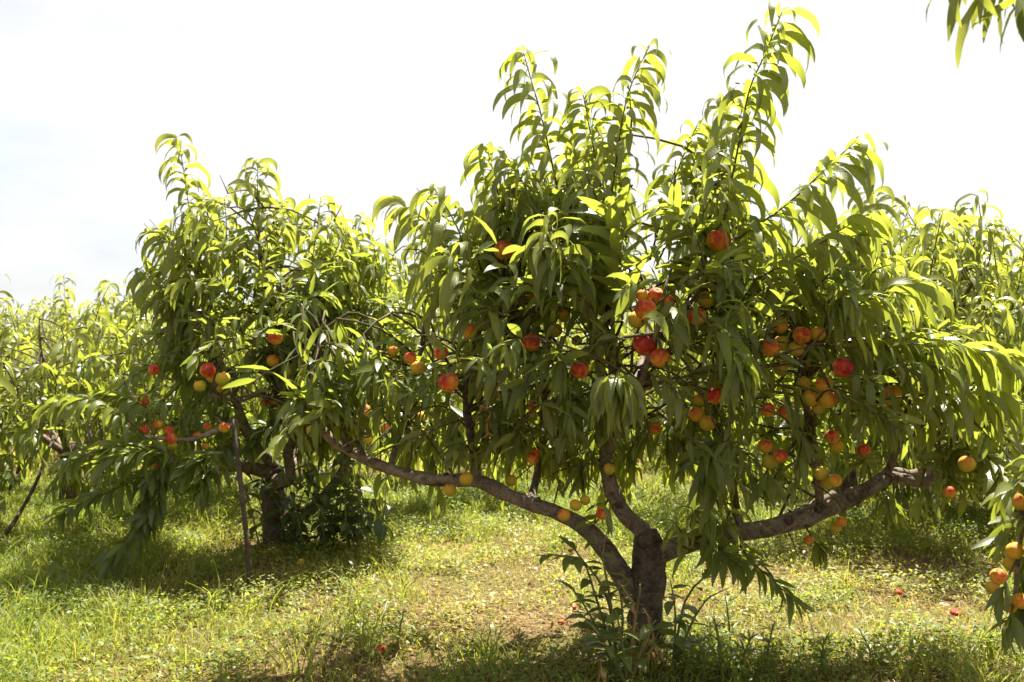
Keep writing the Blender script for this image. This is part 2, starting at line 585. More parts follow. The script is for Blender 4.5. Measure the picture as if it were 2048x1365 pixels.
def tube_arrays(pts, rad, sides=10, rough=0.0, cap=True, seed=0):
    pts = np.asarray(pts, float)
    n = len(pts)
    tan = np.gradient(pts, axis=0)
    tan /= np.linalg.norm(tan, axis=1)[:, None] + 1e-9
    ref = np.array((0.31, 0.87, 0.38))
    V = []
    u = np.cross(tan[0], ref); u /= np.linalg.norm(u)
    for i in range(n):
        u = u - tan[i] * np.dot(u, tan[i]); u /= np.linalg.norm(u) + 1e-9
        w = np.cross(tan[i], u)
        for k in range(sides):
            a = 2 * math.pi * k / sides
            d = u * math.cos(a) + w * math.sin(a)
            r = rad[i]
            if rough:
                q = pts[i] + d * r
                nn = mnoise.noise(Vector(q * 16 + seed)) * 0.6 + mnoise.noise(Vector(q * 42 + seed)) * 0.4
                r = r * (1 + rough * nn)
            V.append(pts[i] + d * r)
    F = []
    for i in range(n - 1):
        for k in range(sides):
            a = i * sides + k; b = i * sides + (k + 1) % sides
            F.append((a, b, b + sides, a + sides))
    if cap:
        V.append(pts[-1] + tan[-1] * rad[-1] * 0.4)
        c = len(V) - 1
        for k in range(sides):
            a = (n - 1) * sides + k; b = (n - 1) * sides + (k + 1) % sides
            F.append((a, b, c, c))
        V.append(pts[0] - tan[0] * rad[0] * 0.4)
        c = len(V) - 1
        for k in range(sides):
            F.append(((k + 1) % sides, k, c, c))
    return np.array(V), F


def tube_mesh(name, pts, rad, mat, base, sides=10, rough=0.0, step=0.03, knots=()):
    p, r = resample(pts, rad, step)
    for (t, amt, wd) in knots:                      # swellings along a limb
        s = np.linspace(0, 1, len(p))
        r = r * (1 + amt * np.exp(-((s - t) / wd) ** 2))
    V, F = tube_arrays(p, r, sides, rough, seed=random.random() * 50)
    me = bpy.data.meshes.new(name)
    me.from_pydata([tuple(x) for x in V - np.asarray(base)], [], [f if f[2] != f[3] else f[:3] for f in F])
    me.polygons.foreach_set('use_smooth', [True] * len(me.polygons))
    me.materials.append(mat)
    return me


class Twigs:
    """Thin stems gathered into one mesh."""
    def __init__(s):
        s.V, s.F, s.n = [], [], 0

    def add(s, pts, r0, r1, sides=4):
        pts = np.asarray(pts, float)
        n = len(pts)
        rad = np.linspace(r0, r1, n)
        V, F = tube_arrays(pts, rad, sides, 0, cap=False)
        F = np.array(F) + s.n
        s.V.append(V); s.F.append(F); s.n += len(V)

    def mesh(s, name, mat, base):
        return mesh_np(name, np.concatenate(s.V) - np.asarray(base), np.concatenate(s.F), mat)


# ------------------------------------------------------------------ the peaches: place, width in the photograph, depth, redness, cleared view, label
PEACHES = []


def pk(px, py, w, d, red, clear, label, group):
    PEACHES.append((px, py, w, d, red, clear, label, group))


GF = 'peaches hanging in the front tree'
GB = 'peaches hanging in the left tree'
GR = 'peaches on the branch at the right edge'
G0 = 'fallen peaches on the orchard floor'
for a in [
    (1008, 500, 42, 3.55, 0.62, 1, 'orange red peach highest up in the left half of the front tree'),
    (1438, 482, 50, 3.50, 0.70, 1, 'red peach highest of all, behind hanging leaves near top of front tree'),
    (938, 663, 31, 3.50, 0.60, 1, 'small pinkish peach alone above the large red one, left side of front tree'),
    (897, 765, 42, 3.40, 0.72, 1, 'large red peach with a leaf across its top, left side of front tree'),
    (1062, 685, 38, 3.55, 0.68, 1, 'shaded red peach behind hanging leaves right of the small pinkish one'),
    (1128, 632, 27, 3.75, 0.22, 1, 'yellow peach above its pale twin in the dark middle of the front tree'),
    (1110, 661, 30, 3.72, 0.18, 1, 'yellow peach half under leaves in the dark middle of the front tree'),
    (1058, 600, 27, 3.85, 0.25, 1, 'dim yellow peach in deepest shade under the upper left foliage'),
    (1154, 681, 23, 3.85, 0.15, 1, 'small pale yellow peach on a twig right of the shaded yellow pair'),
    (1160, 739, 38, 3.45, 0.74, 1, 'red peach behind a leaf, just above the drooping fan of bright leaves'),
    (1291, 619, 44, 3.30, 0.66, 1, 'big glossy red and yellow peach in front of the topmost cluster of the middle'),
    (1312, 591, 33, 3.42, 0.60, 1, 'pink peach at the very top of the middle cluster, lit from above'),
    (1338, 603, 27, 3.46, 0.55, 1, 'pale pink peach at the right of the topmost middle cluster'),
    (1274, 640, 36, 3.40, 0.10, 1, 'yellow green peach tucked under the big glossy red and yellow one'),
    (1286, 592, 27, 3.47, 0.45, 1, 'orange peach at the left of the topmost middle cluster'),
    (1290, 688, 50, 3.36, 0.88, 1, 'dark crimson peach behind arching leaves below the middle cluster'),
    (1320, 716, 42, 3.32, 0.68, 1, 'orange red peach touching the dark crimson one from below'),
    (1394, 634, 38, 3.45, 0.66, 1, 'red orange peach half behind a leaf, right of the topmost middle cluster'),
    (1412, 600, 36, 3.62, 0.35, 1, 'shaded orange peach under the dark hanging leaves of upper right'),
    (1503, 602, 25, 3.62, 0.42, 0, 'small dim orange peach under dark leaves, upper right of the tree'),
    (1561, 652, 31, 3.50, 0.58, 1, 'pink topped peach crowning the big cluster at right'),
    (1541, 696, 38, 3.42, 0.60, 1, 'pinkish orange peach at the left end of the big cluster'),
    (1563, 686, 32, 3.52, 0.08, 1, 'greenish yellow peach just under the pink topped one of the big cluster'),
    (1592, 698, 33, 3.48, 0.12, 1, 'yellow peach in the middle of the big cluster at right'),
    (1604, 671, 37, 3.44, 0.58, 1, 'orange red peach with a leaf lying on it in the big cluster'),
    (1636, 668, 32, 3.46, 0.42, 1, 'orange peach at the right end of the big cluster, by dark leaves'),
    (1564, 737, 33, 3.58, 0.16, 1, 'dim yellow peach under the left part of the big cluster'),
    (1614, 735, 30, 3.62, 0.20, 0, 'dim yellow peach under the right part of the big cluster'),
    (1687, 735, 43, 3.30, 0.92, 1, 'large deep red round peach alone in front, right part of the tree'),
    (1648, 770, 36, 3.42, 0.40, 1, 'orange yellow peach at the top of the lower hanging bunch'),
    (1608, 766, 27, 3.52, 0.30, 1, 'shaded yellow peach at the upper left of the lower hanging bunch'),
    (1622, 796, 35, 3.46, 0.22, 1, 'yellow peach at the left of the lower hanging bunch'),
    (1656, 799, 37, 3.40, 0.48, 1, 'orange peach at the right of the lower hanging bunch'),
    (1636, 815, 27, 3.48, 0.15, 1, 'yellow peach at the bottom of the lower hanging bunch'),
    (1535, 820, 30, 3.45, 0.60, 1, 'brownish red peach, left of the pair below the big cluster'),
    (1571, 823, 30, 3.48, 0.62, 1, 'red orange peach behind a leaf, right of the pair below the big cluster'),
    (1530, 893, 30, 3.50, 0.60, 1, 'red peach at the upper left of the bunch of three'),
    (1560, 912, 29, 3.42, 0.70, 1, 'red peach at the right of the bunch of three'),
    (1537, 924, 29, 3.48, 0.15, 1, 'yellow peach at the bottom of the bunch of three'),
    (1727, 901, 29, 3.40, 0.70, 1, 'bright red peach resting on a tuft of leaves over the right limb'),
    (1664, 873, 29, 3.50, 0.64, 1, 'red orange peach on top of the small column above the right limb'),
    (1672, 892, 28, 3.54, 0.22, 1, 'yellow peach in the middle of the small column above the right limb'),
    (1640, 946, 29, 3.46, 0.10, 1, 'green yellow peach, leftmost of the three just above the right limb'),
    (1669, 961, 28, 3.42, 0.30, 1, 'orange yellow peach, rightmost of the three just above the right limb'),
    (1653, 966, 26, 3.52, 0.12, 1, 'yellow peach squeezed between the three just above the right limb'),
    (1430, 791, 36, 3.42, 0.74, 1, 'red peach peeping between long bright leaves, centre right'),
    (1393, 829, 31, 3.55, 0.45, 1, 'orange peach low in the dark leaf mass, centre right'),
    (1415, 846, 34, 3.52, 0.28, 1, 'yellow orange peach behind a dark leaf, lowest in the centre right mass'),
    (1398, 800, 26, 3.60, 0.30, 0, 'dim yellow peach uppermost in the dark leaf mass, centre right'),
    (1310, 857, 27, 3.70, 0.45, 1, 'shaded orange peach right of the drooping fan of bright leaves'),
    (1065, 917, 24, 3.60, 0.70, 1, 'small pinkish red peach in the gap above the left limb'),
    (1070, 905, 22, 3.70, 0.50, 1, 'orange peach just behind the small pinkish red one in the gap'),
    (933, 957, 28, 3.55, 0.28, 1, 'yellow orange peach hanging in front of the left limb at its fork'),
    (900, 980, 27, 3.66, 0.20, 1, 'yellow peach hanging under the left limb at its fork'),
    (1128, 1029, 26, 3.50, 0.50, 1, 'red cheeked yellow peach, leftmost of the three near the trunk'),
    (1151, 1010, 25, 3.48, 0.30, 1, 'yellow peach with a pink edge, middle of the three near the trunk'),
    (1170, 1000, 21, 3.54, 0.12, 1, 'yellow peach, rightmost of the three near the trunk'),
    (1204, 1027, 26, 3.48, 0.60, 1, 'red peach half behind leaves beside the middle limb'),
    (1022, 961, 24, 3.75, 0.08, 1, 'greenish yellow peach hanging behind the left limb'),
    (1219, 938, 24, 3.62, 0.10, 1, 'green yellow peach at the top of the bare middle limb'),
    (1065, 812, 26, 3.62, 0.45, 1, 'pink orange peach, upper one of a pair left of the leaf fan'),
    (1063, 832, 25, 3.64, 0.20, 1, 'yellow peach, lower one of a pair left of the leaf fan'),
    (1932, 928, 33, 3.45, 0.38, 1, 'orange yellow peach at the far right beyond the end of the right limb'),
    (1898, 984, 26, 3.45, 0.66, 1, 'dull red peach hanging below the right limb toward the right edge'),
    (1681, 1043, 23, 3.60, 0.46, 1, 'orange peach hanging beneath the right limb, upper of a pair'),
    (1670, 1055, 23, 3.64, 0.14, 1, 'yellow peach hanging beneath the right limb, lower of a pair'),
    (1616, 1081, 20, 3.66, 0.52, 1, 'small orange peach lowest of all beneath the right limb'),
    (1782, 790, 42, 3.55, 0.45, 1, 'orange peach mostly behind a leaf right of the deep red round one'),
    (1705, 650, 34, 3.60, 0.50, 0, 'shaded orange peach behind dark leaves above the deep red round one'),
    (835, 736, 29, 3.60, 0.32, 1, 'orange yellow peach, lower right of three at the left edge of the front tree'),
    (820, 716, 25, 3.66, 0.66, 1, 'red peach, middle of three at the left edge of the front tree'),
    (786, 703, 23, 3.72, 0.46, 1, 'orange peach, leftmost of three at the left edge of the front tree'),
    (882, 706, 30, 3.52, 0.68, 1, 'red peach half behind arching leaves above the large red one'),
]:
    pk(*a, GF)
for a in [
    (551, 675, 31, 5.2, 0.74, 1, 'bright red peach highest in the left tree'),
    (546, 722, 25, 5.4, 0.50, 1, 'orange peach straight below the bright red one in the left tree'),
    (580, 741, 27, 5.4, 0.20, 1, 'yellow peach at the right of the upper bunch in the left tree'),
    (416, 741, 32, 5.1, 0.78, 1, 'red peach on top of the yellow bunch in the left tree'),
    (400, 772, 24, 5.1, 0.18, 1, 'yellow peach at the lower left of the yellow bunch in the left tree'),
    (427, 755, 25, 5.2, 0.42, 1, 'orange peach in the middle of the yellow bunch in the left tree'),
    (446, 758, 29, 5.1, 0.15, 1, 'yellow peach at the right of the yellow bunch in the left tree'),
    (446, 776, 28, 5.25, 0.12, 1, 'yellow peach at the bottom of the yellow bunch in the left tree'),
    (308, 740, 23, 5.3, 0.70, 1, 'red peach among dark leaves at the left side of the left tree'),
    (290, 860, 20, 5.1, 0.72, 1, 'pink red peach, leftmost of four lying on the low left branch'),
    (317, 850, 21, 5.15, 0.52, 1, 'peach with a pale pink cheek, second from left on the low left branch'),
    (338, 862, 21, 5.1, 0.68, 1, 'pink red peach, upper of the stacked two on the low left branch'),
    (343, 878, 23, 5.05, 0.72, 1, 'pink red peach, lower of the stacked two on the low left branch'),
    (346, 893, 20, 5.15, 0.12, 1, 'green yellow peach under the stacked two on the low left branch'),
    (415, 853, 17, 5.2, 0.62, 1, 'small red peach left of the leaning pole top'),
    (449, 855, 22, 5.0, 0.60, 1, 'red and yellow peach right beside the leaning pole top'),
    (395, 872, 17, 5.2, 0.55, 1, 'small pink peach on the bare twig left of the pole'),
    (411, 893, 15, 5.2, 0.40, 1, 'small pale peach above the hanging tuft left of the pole'),
    (291, 804, 17, 5.4, 0.66, 1, 'small dark red peach deep in leaves at far left of the left tree'),
    (312, 933, 13, 5.2, 0.50, 1, 'tiny dull orange peach low on the drooping left branches'),
    (529, 806, 15, 5.6, 0.50, 1, 'small orange peach left of its red twin under the upper bunch'),
    (547, 803, 16, 5.6, 0.72, 1, 'small red peach beside the dark branch under the upper bunch'),
    (730, 820, 23, 5.0, 0.66, 1, 'dark orange red peach above the outer end of the left limb'),
    (838, 833, 25, 5.2, 0.30, 1, 'shaded yellow peach behind leaves between the two trees'),
    (625, 861, 25, 5.2, 0.12, 1, 'yellow peach behind leaves at the outer tip of the left limb'),
    (771, 857, 19, 5.4, 0.48, 1, 'pale pink peach above the middle of the left limb'),
    (735, 879, 20, 5.3, 0.14, 1, 'yellow peach hanging just above the left limb'),
]:
    pk(*a, GB)
for a in [
    (97, 875, 17, 7.4, 0.62, 1, 'tiny red peach, left of a pair in the far left tree', 'peaches in the far left tree'),
    (111, 874, 15, 7.4, 0.35, 1, 'tiny orange peach, right of a pair in the far left tree', 'peaches in the far left tree'),
    (2041, 1003, 36, 2.95, 0.45, 1, 'orange peach uppermost at the right edge, cut by the frame', GR),
    (2027, 1101, 36, 2.95, 0.30, 1, 'yellow orange peach in the middle of the bunch at the right edge', GR),
    (1994, 1152, 34, 2.90, 0.50, 1, 'orange peach furthest left in the bunch at the right edge', GR),
    (1982, 1174, 27, 2.98, 0.22, 1, 'yellow peach just under the leftmost one at the right edge', GR),
    (2022, 1126, 34, 2.99, 0.20, 1, 'yellow peach behind the middle one at the right edge', GR),
    (2015, 1209, 32, 2.96, 0.25, 1, 'yellow peach at the lower end of the bunch at the right edge', GR),
    (2038, 1201, 32, 2.90, 0.45, 1, 'orange peach at the lower right of the bunch, touching the frame', GR),
]:
    pk(*a)

# limbs that the photograph shows bare: (px, py) pairs with a half width and a depth; leaves in front of them are pruned
BARE = []


def bare(pts, hw, d):
    for a, b in zip(pts[:-1], pts[1:]):
        BARE.append((a[0], a[1], b[0], b[1], hw, d))


bare([(662, 876), (700, 903), (780, 938), (870, 960)], 17, 3.9)
bare([(975, 972), (1030, 997), (1105, 1022)], 18, 3.85)
bare([(932, 800), (945, 880)], 13, 3.9)
bare([(1226, 985), (1252, 1030), (1285, 1062)], 19, 3.85)
bare([(1195, 1085), (1225, 1120)], 22, 3.8)
bare([(1298, 1095), (1292, 1180), (1290, 1300)], 34, 3.8)
bare([(1310, 1108), (1370, 1086)], 24, 3.8)
bare([(1500, 1062), (1580, 1045), (1660, 1015), (1740, 975)], 23, 3.8)
bare([(1780, 956), (1840, 968)], 17, 3.8)
bare([(503, 1190), (485, 1020), (470, 850)], 9, 4.9)
bare([(0, 1080), (60, 985), (98, 905)], 9, 6.3)
bare([(575, 905), (580, 960)], 14, 6.0)
bare([(650, 990), (690, 930)], 12, 6.0)
bare([(550, 960), (548, 1010)], 20, 6.0)
bare([(470, 800), (530, 790)], 8, 5.9)
# gaps where the photograph shows grass or sky between the trees: polygons in the photograph
GAPS = [
    [(700, 975), (880, 990), (1000, 1015), (1150, 1075), (1180, 1180), (900, 1180), (800, 1010), (700, 1000)],
    [(1305, 945), (1400, 930), (1400, 1010), (1350, 1060), (1310, 1040)],
    [(1745, 1010), (1840, 1060), (1950, 1010), (1960, 1250), (1700, 1250), (1690, 1090)],
    [(1035, 930), (1045, 880), (1060, 940), (1110, 940), (1120, 990), (1040, 980)],
    [(1325, 1110), (1480, 1180), (1480, 1300), (1330, 1300)],
]


def in_poly(x, y, poly):
    x = np.asarray(x); y = np.asarray(y)
    inside = np.zeros(x.shape, bool)
    n = len(poly)
    for i in range(n):
        x1, y1 = poly[i]; x2, y2 = poly[(i + 1) % n]
        c = ((y1 > y) != (y2 > y)) & (x < (x2 - x1) * (y - y1) / (y2 - y1 + 1e-9) + x1)
        inside ^= c
    return inside


def prune(A, T, outline=None, margin_fix=True, strict_gaps=True):
    """Drop the leaves that hide a fruit or a bare limb, that fill a gap or stick out of the crown."""
    pts = leaf_points(A, T)
    X, Y, D = proj(pts)
    keep = np.ones(len(A), bool)
    for (px, py, w, d, red, clear, lab, g) in PEACHES:
        if not clear:
            continue
        f = 0.50 * w + 4
        hit = ((X - px) ** 2 + (Y - py) ** 2 < f * f) & (D < d + 0.06)
        keep &= ~hit.any(1) | (A[:, 9] > 1.5) | (RS.rand(len(A)) < 0.10)
    for (ax, ay, bx, by, hw, d) in BARE:
        L2 = (bx - ax) ** 2 + (by - ay) ** 2
        t = np.clip(((X - ax) * (bx - ax) + (Y - ay) * (by - ay)) / L2, 0, 1)
        dd = (X - ax - t * (bx - ax)) ** 2 + (Y - ay - t * (by - ay)) ** 2
        hit = (dd < (hw + 6) ** 2) & (D < d + 0.05)
        keep &= ~hit.any(1) | (RS.rand(len(A)) < 0.06) | (A[:, 9] > 1.5)
    if strict_gaps:
        for g in GAPS:
            hit = in_poly(X[:, 2], Y[:, 2], g) | in_poly(X[:, 3], Y[:, 3], g)
            keep &= ~hit | (RS.rand(len(A)) < 0.08) | (A[:, 9] > 0.5)
    if outline is not None:
        ok = in_poly(X[:, 1], Y[:, 1], outline) & in_poly(X[:, 3], Y[:, 3] - 25, outline)
        keep &= ok | (A[:, 9] > 0.5)
    return A[keep]


# ------------------------------------------------------------------ trees
def pick_template(e0, mature=False):
    i = int(np.argmin([abs(e - e0) for e in E0S]))
    return i * PER + RS.randint(PER) + (N_LONG if mature else 0)


class Tree:
    def __init__(s, name, base, label, group=None, hi=True, cat='peach tree'):
        s.base = np.asarray(base, float)
        s.root = empty(name, base)
        tag(s.root, label, cat, group)
        s.lv = Leaves()
        s.tw = Twigs()
        s.limb_pts = []
        s.T = T_HI if hi else T_LO
        s.nsh = 0

    def limb(s, pts, rad, name='limb', mat=None, sides=12, rough=0.26, knots=(), step=0.03, label=None):
        if name == 'limb':
            rad = [q * 0.79 for q in rad]
        me = tube_mesh(name, pts, rad, mat or M_bark, s.base, sides, rough, step, knots)
        o = link(name, me, s.root)
        if label:
            o['label'] = label
        p, r = resample(pts, rad, 0.06)
        for q in p[1:]:
            s.limb_pts.append(q)
        return o

    def shoot(s, pts, n, size, tone, pri=1.0, r0=0.0045, r1=0.0016, own=True, droop=0.0, tip=True, phase=None, start=0.0, twig=True, spread=1.0):
        """A leafy shoot along pts; n leaves in a spiral; leaves near the tip are smaller and paler."""
        p, _ = resample(pts, np.zeros(len(pts)), 0.03)
        m = len(p)
        n = int(n * (2.2 if pri == 1.0 else 1.25))
        size = size * (0.94 if pri == 1.0 else 0.98)
        tan = np.gradient(p, axis=0)
        tan /= np.linalg.norm(tan, axis=1)[:, None] + 1e-9
        if twig:
            if own:
                rad = np.linspace(r0, r1, m)
                V, F = tube_arrays(p, rad, 6, 0.0, True)
                me = bpy.data.meshes.new('shoot')
                me.from_pydata([tuple(x) for x in V - s.base], [], [f if f[2] != f[3] else f[:3] for f in F])
                me.polygons.foreach_set('use_smooth', [True] * len(me.polygons))
                me.materials.append(M_twig)
                link('shoot', me, s.root)
            else:
                s.tw.add(p[::2] if m > 6 else p, r0, r1)
        mature = tone < 0.36
        if mature:
            n = int(n * 1.3)
            size = size * 0.78
            droop = droop * 0.55
        ph = RS.uniform(0, 6.28) if phase is None else phase
        for k in range(n):
            f = start + (1 - start) * (k + 0.6) / n
            q = f * (m - 1)
            i = min(int(q), m - 2)
            pos = p[i] + (p[i + 1] - p[i]) * (q - i)
            t = tan[i]
            u = np.cross(t, (0.1, 0.2, 0.97)) if abs(t[2]) < 0.93 else np.cross(t, (0.9, 0.35, 0.1))
            u /= np.linalg.norm(u) + 1e-9
            w = np.cross(t, u)
            a = ph + k * 2.399
            o = u * math.cos(a) + w * math.sin(a)
            v = o * spread + t * (0.75 + 0.5 * f)
            v /= np.linalg.norm(v)
            el = math.degrees(math.asin(max(-1, min(1, v[2])))) + RS.uniform(-13, 13) - droop
            if abs(v[0]) + abs(v[1]) < 0.15:
                az = RS.uniform(0, 6.28)
            else:
                az = math.atan2(-v[0], v[1])
            rem = (1 - f) * n
            sz = size * RS.uniform(0.70, 1.14)
            tn = tone + RS.uniform(-0.16, 0.16) + (0.35 if RS.rand() < 0.025 else 0)
            if tip and rem < 5:
                sz *= 0.68 + 0.064 * rem
                tn += 0.05 * (5 - rem)
            s.lv.add(pos, az + RS.uniform(-0.3, 0.3), float(np.clip(RS.normal(0, 0.22), -.5, .5)), RS.uniform(-0.12, 0.12), pick_template(el, mature and RS.rand() < 0.9), sz, min(1, max(0, tn)), pri)
        s.nsh += 1

    def fill_shoot(s, p0, direc, length, n, size, tone, pri=0.0, droop=0.0, connect=1.0):
        direc = np.asarray(direc, float)
        direc /= np.linalg.norm(direc)
        side = RS.normal(0, 0.12, 3)
        p1 = p0 + (direc + side) * length * 0.5
        p2 = p0 + (direc + side * 0.3 + np.array((0, 0, -0.18 if direc[2] < 0.6 else 0.05))) * length
        if connect and s.limb_pts:
            LP = np.array(s.limb_pts)
            dd = np.linalg.norm(LP - p0, axis=1)
            j = int(np.argsort(dd)[min(len(dd) - 1, RS.randint(0, 9))])
            if dd[j] < min(connect, 0.55):
                mid = (LP[j] + p0) / 2 + RS.normal(0, 0.03, 3) + np.array((0, 0, 0.05))
                q, _ = resample([LP[j], mid, p0], [0, 0, 0], 0.10)
                s.tw.add(q, 0.0065, 0.004)
        s.shoot([p0, p1, p2], n, size, tone, pri, own=False, droop=droop)

    def finish(s, T=None, n_obj=0, outline=None, gaps=True, dref=None, mat=None):
        A = s.lv.arrays()
        A = prune(A, s.T, outline, strict_gaps=gaps)
        X, Y, D = proj(leaf_points(A, s.T)[:, 1])
        vis = (X > -20) & (X < 2068) & (Y > -40) & (Y < 1400)
        score = A[:, 7] / D * np.exp(-0.9 * np.clip(D - (dref or D.min()), 0, None)) * vis * np.where(A[:, 9] > 0.5, 1.35, 1.0)
        order = np.argsort(-score)
        k = min(n_obj, int(vis.sum()))
        if k:
            B = A[order[:k]]
            M = rot_matrices(B[:, 3], B[:, 4], B[:, 5])
            for r, m3 in zip(B, M):
                o = bpy.data.objects.new('leaf', ME_LEAF[int(r[6])])
                COL.objects.link(o)
                o.parent = s.root
                m4 = Matrix([list(m3[i] * r[7]) + [r[i] - s.base[i]] for i in range(3)] + [[0, 0, 0, 1]])
                o.matrix_local = m4
                o.color = (r[8], 0, 0, 1)
        A = A[order[k:]]
        if len(A):
            V, F, U, Tn = merge_leaves(A, s.T, s.base)
            o = link('foliage', mesh_np('foliage', V, F, M_leaf, U, Tn), s.root)
            o['kind'] = 'stuff'
        if s.tw.V:
            o = link('twigs', s.tw.mesh('twigs', M_twig, s.base), s.root)
            o['kind'] = 'stuff'
        return s.root


def gpt(px, d):
    """A ground point below a column of the photograph, at depth d."""
    x = (px - 1024) / FPX * d
    return np.array((x, d, float(gh(x, d))))


def pts_px(L):
    return [P(*a) for a in L]


def poly_fill(t, outline, count, dmin, dmax, size, tone_fn, top, bottom, cx, dense=13, seed=0):
    """Random shoots through a crown: rising near its top, level and drooping lower down."""
    xs = [p[0] for p in outline]; ys = [p[1] for p in outline]
    made = 0
    while made < count:
        px = RS.uniform(min(xs), max(xs)); py = RS.uniform(min(ys), max(ys))
        if not in_poly(np.array([px]), np.array([py]), outline)[0]:
            continue
        made += 1
        d = RS.uniform(dmin, dmax)
        p0 = P(px, py, d)
        f = (py - top) / (bottom - top)                 # 0 at the top, 1 at the bottom
        up = 1.15 - 1.9 * f + RS.normal(0, 0.25)
        out = np.array((np.sign(px - cx) * RS.uniform(0.1, 1.0) + RS.normal(0, 0.4), RS.normal(-0.25, 0.6), up))
        ln = RS.uniform(0.20, 0.42)
        tp = p0 + out / np.linalg.norm(out) * ln
        tx, ty, _ = proj(tp)
        if not in_poly(np.array([tx]), np.array([ty]), outline)[0]:
            if RS.rand() < 0.7:
                made -= 1
                continue
            ln *= 0.45
        n = int(ln / 0.42 * dense * RS.uniform(0.8, 1.3)) + 4
        drp = max(0, f) * 42
        t.fill_shoot(p0, out, ln, n, size * RS.uniform(0.85, 1.1) * (1.06 - 0.26 * min(1, max(0, f))), tone_fn(f, d), 0.0, drp)


# ---------------- the front tree
D0 = 3.8
front = Tree('peach_tree', gpt(1290, D0), 'large peach tree in front, forked trunk and low spreading limbs full of fruit')
bz = front.base
front.limb([bz + (0, 0, -0.08), P(1290, 1290, D0), P(1292, 1210, D0), P(1296, 1140, D0), P(1296, 1095, D0), P(1290, 1062, D0 + 0.01)],
           [0.100, 0.074, 0.062, 0.064, 0.062, 0.042], 'trunk', M_trunk, 22, 0.36, knots=[(0.72, 0.10, 0.08)], step=0.022)
front.limb(pts_px([(1272, 1200, D0 + .01), (1238, 1142, D0 - .02), (1205, 1092, D0 - .06), (1160, 1048, D0 - .08), (1105, 1022, D0 - .1), (1030, 997, D0 - .1), (955, 962, D0 - .08), (870, 960, D0 - .05), (780, 938, D0), (700, 903, D0 + .03), (650, 865, D0 + .05), (622, 815, D0 + .1), (628, 730, D0 + .15), (650, 640, D0 + .2)]),
           [0.055, 0.052, 0.046, 0.038, 0.034, 0.033, 0.034, 0.028, 0.027, 0.026, 0.022, 0.016, 0.011, 0.005], knots=[(0.36, 0.12, 0.012), (0.52, 0.20, 0.02), (0.62, 0.14, 0.01), (0.75, 0.14, 0.012), (0.84, 0.18, 0.012)], rough=0.24)
front.limb(pts_px([(1296, 1090, D0), (1284, 1060, D0), (1250, 1030, D0 - .02), (1226, 985, D0 - .02), (1212, 930, D0), (1216, 860, D0 + .03), (1226, 770, D0 + .06), (1218, 650, D0 + .08), (1214, 540, D0 + .1), (1228, 430, D0 + .1)]),
           [0.045, 0.044, 0.040, 0.035, 0.033, 0.030, 0.026, 0.020, 0.014, 0.009], knots=[(0.2, 0.15, 0.02), (0.36, 0.14, 0.02)])
front.limb(pts_px([(1288, 1128, D0), (1335, 1100, D0 - .02), (1410, 1076, D0 - .05), (1500, 1062, D0 - .06), (1580, 1045, D0 - .07), (1660, 1015, D0 - .06), (1735, 978, D0 - .04), (1770, 956, D0 - .02), (1810, 958, D0), (1850, 966, D0), (1880, 925, D0 + .03), (1908, 885, D0 + .05), (1945, 800, D0 + .1)]),
           [0.046, 0.048, 0.044, 0.043, 0.042, 0.040, 0.036, 0.033, 0.027, 0.026, 0.024, 0.022, 0.014], knots=[(0.16, 0.1, 0.02), (0.42, 0.16, 0.012), (0.55, 0.16, 0.012), (0.63, 0.15, 0.02)])
front.limb(pts_px([(955, 968, D0 - .08), (948, 910, D0 - .05), (940, 860, D0 - .03), (932, 790, D0), (945, 700, D0), (985, 590, D0), (1010, 470, D0 + .05)]),
           [0.026, 0.022, 0.020, 0.018, 0.015, 0.011, 0.006], knots=[(0.25, 0.2, 0.02)])
front.limb(pts_px([(1540, 1052, D0 - .06), (1600, 1022, D0 + .12), (1655, 996, D0 + .16), (1668, 985, D0 + .17)]), [0.026, 0.024, 0.022, 0.018], knots=[(0.75, 0.2, 0.08)])
front.limb(pts_px([(1755, 962, D0 - .02), (1790, 944, D0 + .08), (1830, 946, D0 + .14), (1900, 900, D0 + .3), (1960, 780, D0 + .4)]), [0.026, 0.024, 0.020, 0.015, 0.008])
front.limb(pts_px([(1480, 1064, D0 - .06), (1462, 960, D0 + .05), (1448, 840, D0 + .05), (1436, 690, D0), (1440, 540, D0), (1462, 400, D0), (1490, 240, D0 - .05)]), [0.024, 0.021, 0.019, 0.016, 0.012, 0.008, 0.005])
front.limb(pts_px([(1640, 1022, D0 - .06), (1632, 930, D0 - .15), (1615, 830, D0 - .2), (1605, 730, D0 - .22), (1590, 640, D0 - .2), (1600, 540, D0 - .2)]), [0.022, 0.020, 0.017, 0.014, 0.010, 0.006])
front.limb(pts_px([(1060, 1008, D0 - .1), (1078, 930, D0 + .1), (1088, 820, D0 + .15), (1096, 700, D0 + .12), (1108, 560, D0 + .1), (1110, 400, D0 + .05)]), [0.022, 0.019, 0.017, 0.014, 0.010, 0.006])
front.limb(pts_px([(1218, 900, D0), (1260, 820, D0 - .25), (1290, 740, D0 - .4), (1320, 640, D0 - .5)]), [0.024, 0.020, 0.015, 0.008])
front.limb(pts_px([(1220, 880, D0), (1250, 800, D0 + .4), (1290, 700, D0 + .8), (1300, 600, D0 + 1.0)]), [0.024, 0.020, 0.015, 0.008])
front.limb(pts_px([(1770, 956, D0 - .02), (1800, 850, D0 - .1), (1760, 740, D0 - .2), (1790, 690, D0 - .25), (1880, 690, D0 - .3)]), [0.020, 0.017, 0.013, 0.009, 0.006])
front.limb(pts_px([(780, 940, D0), (800, 860, D0 + .1), (830, 760, D0 + .1), (850, 640, D0 + .1)]), [0.017, 0.014, 0.011, 0.007])

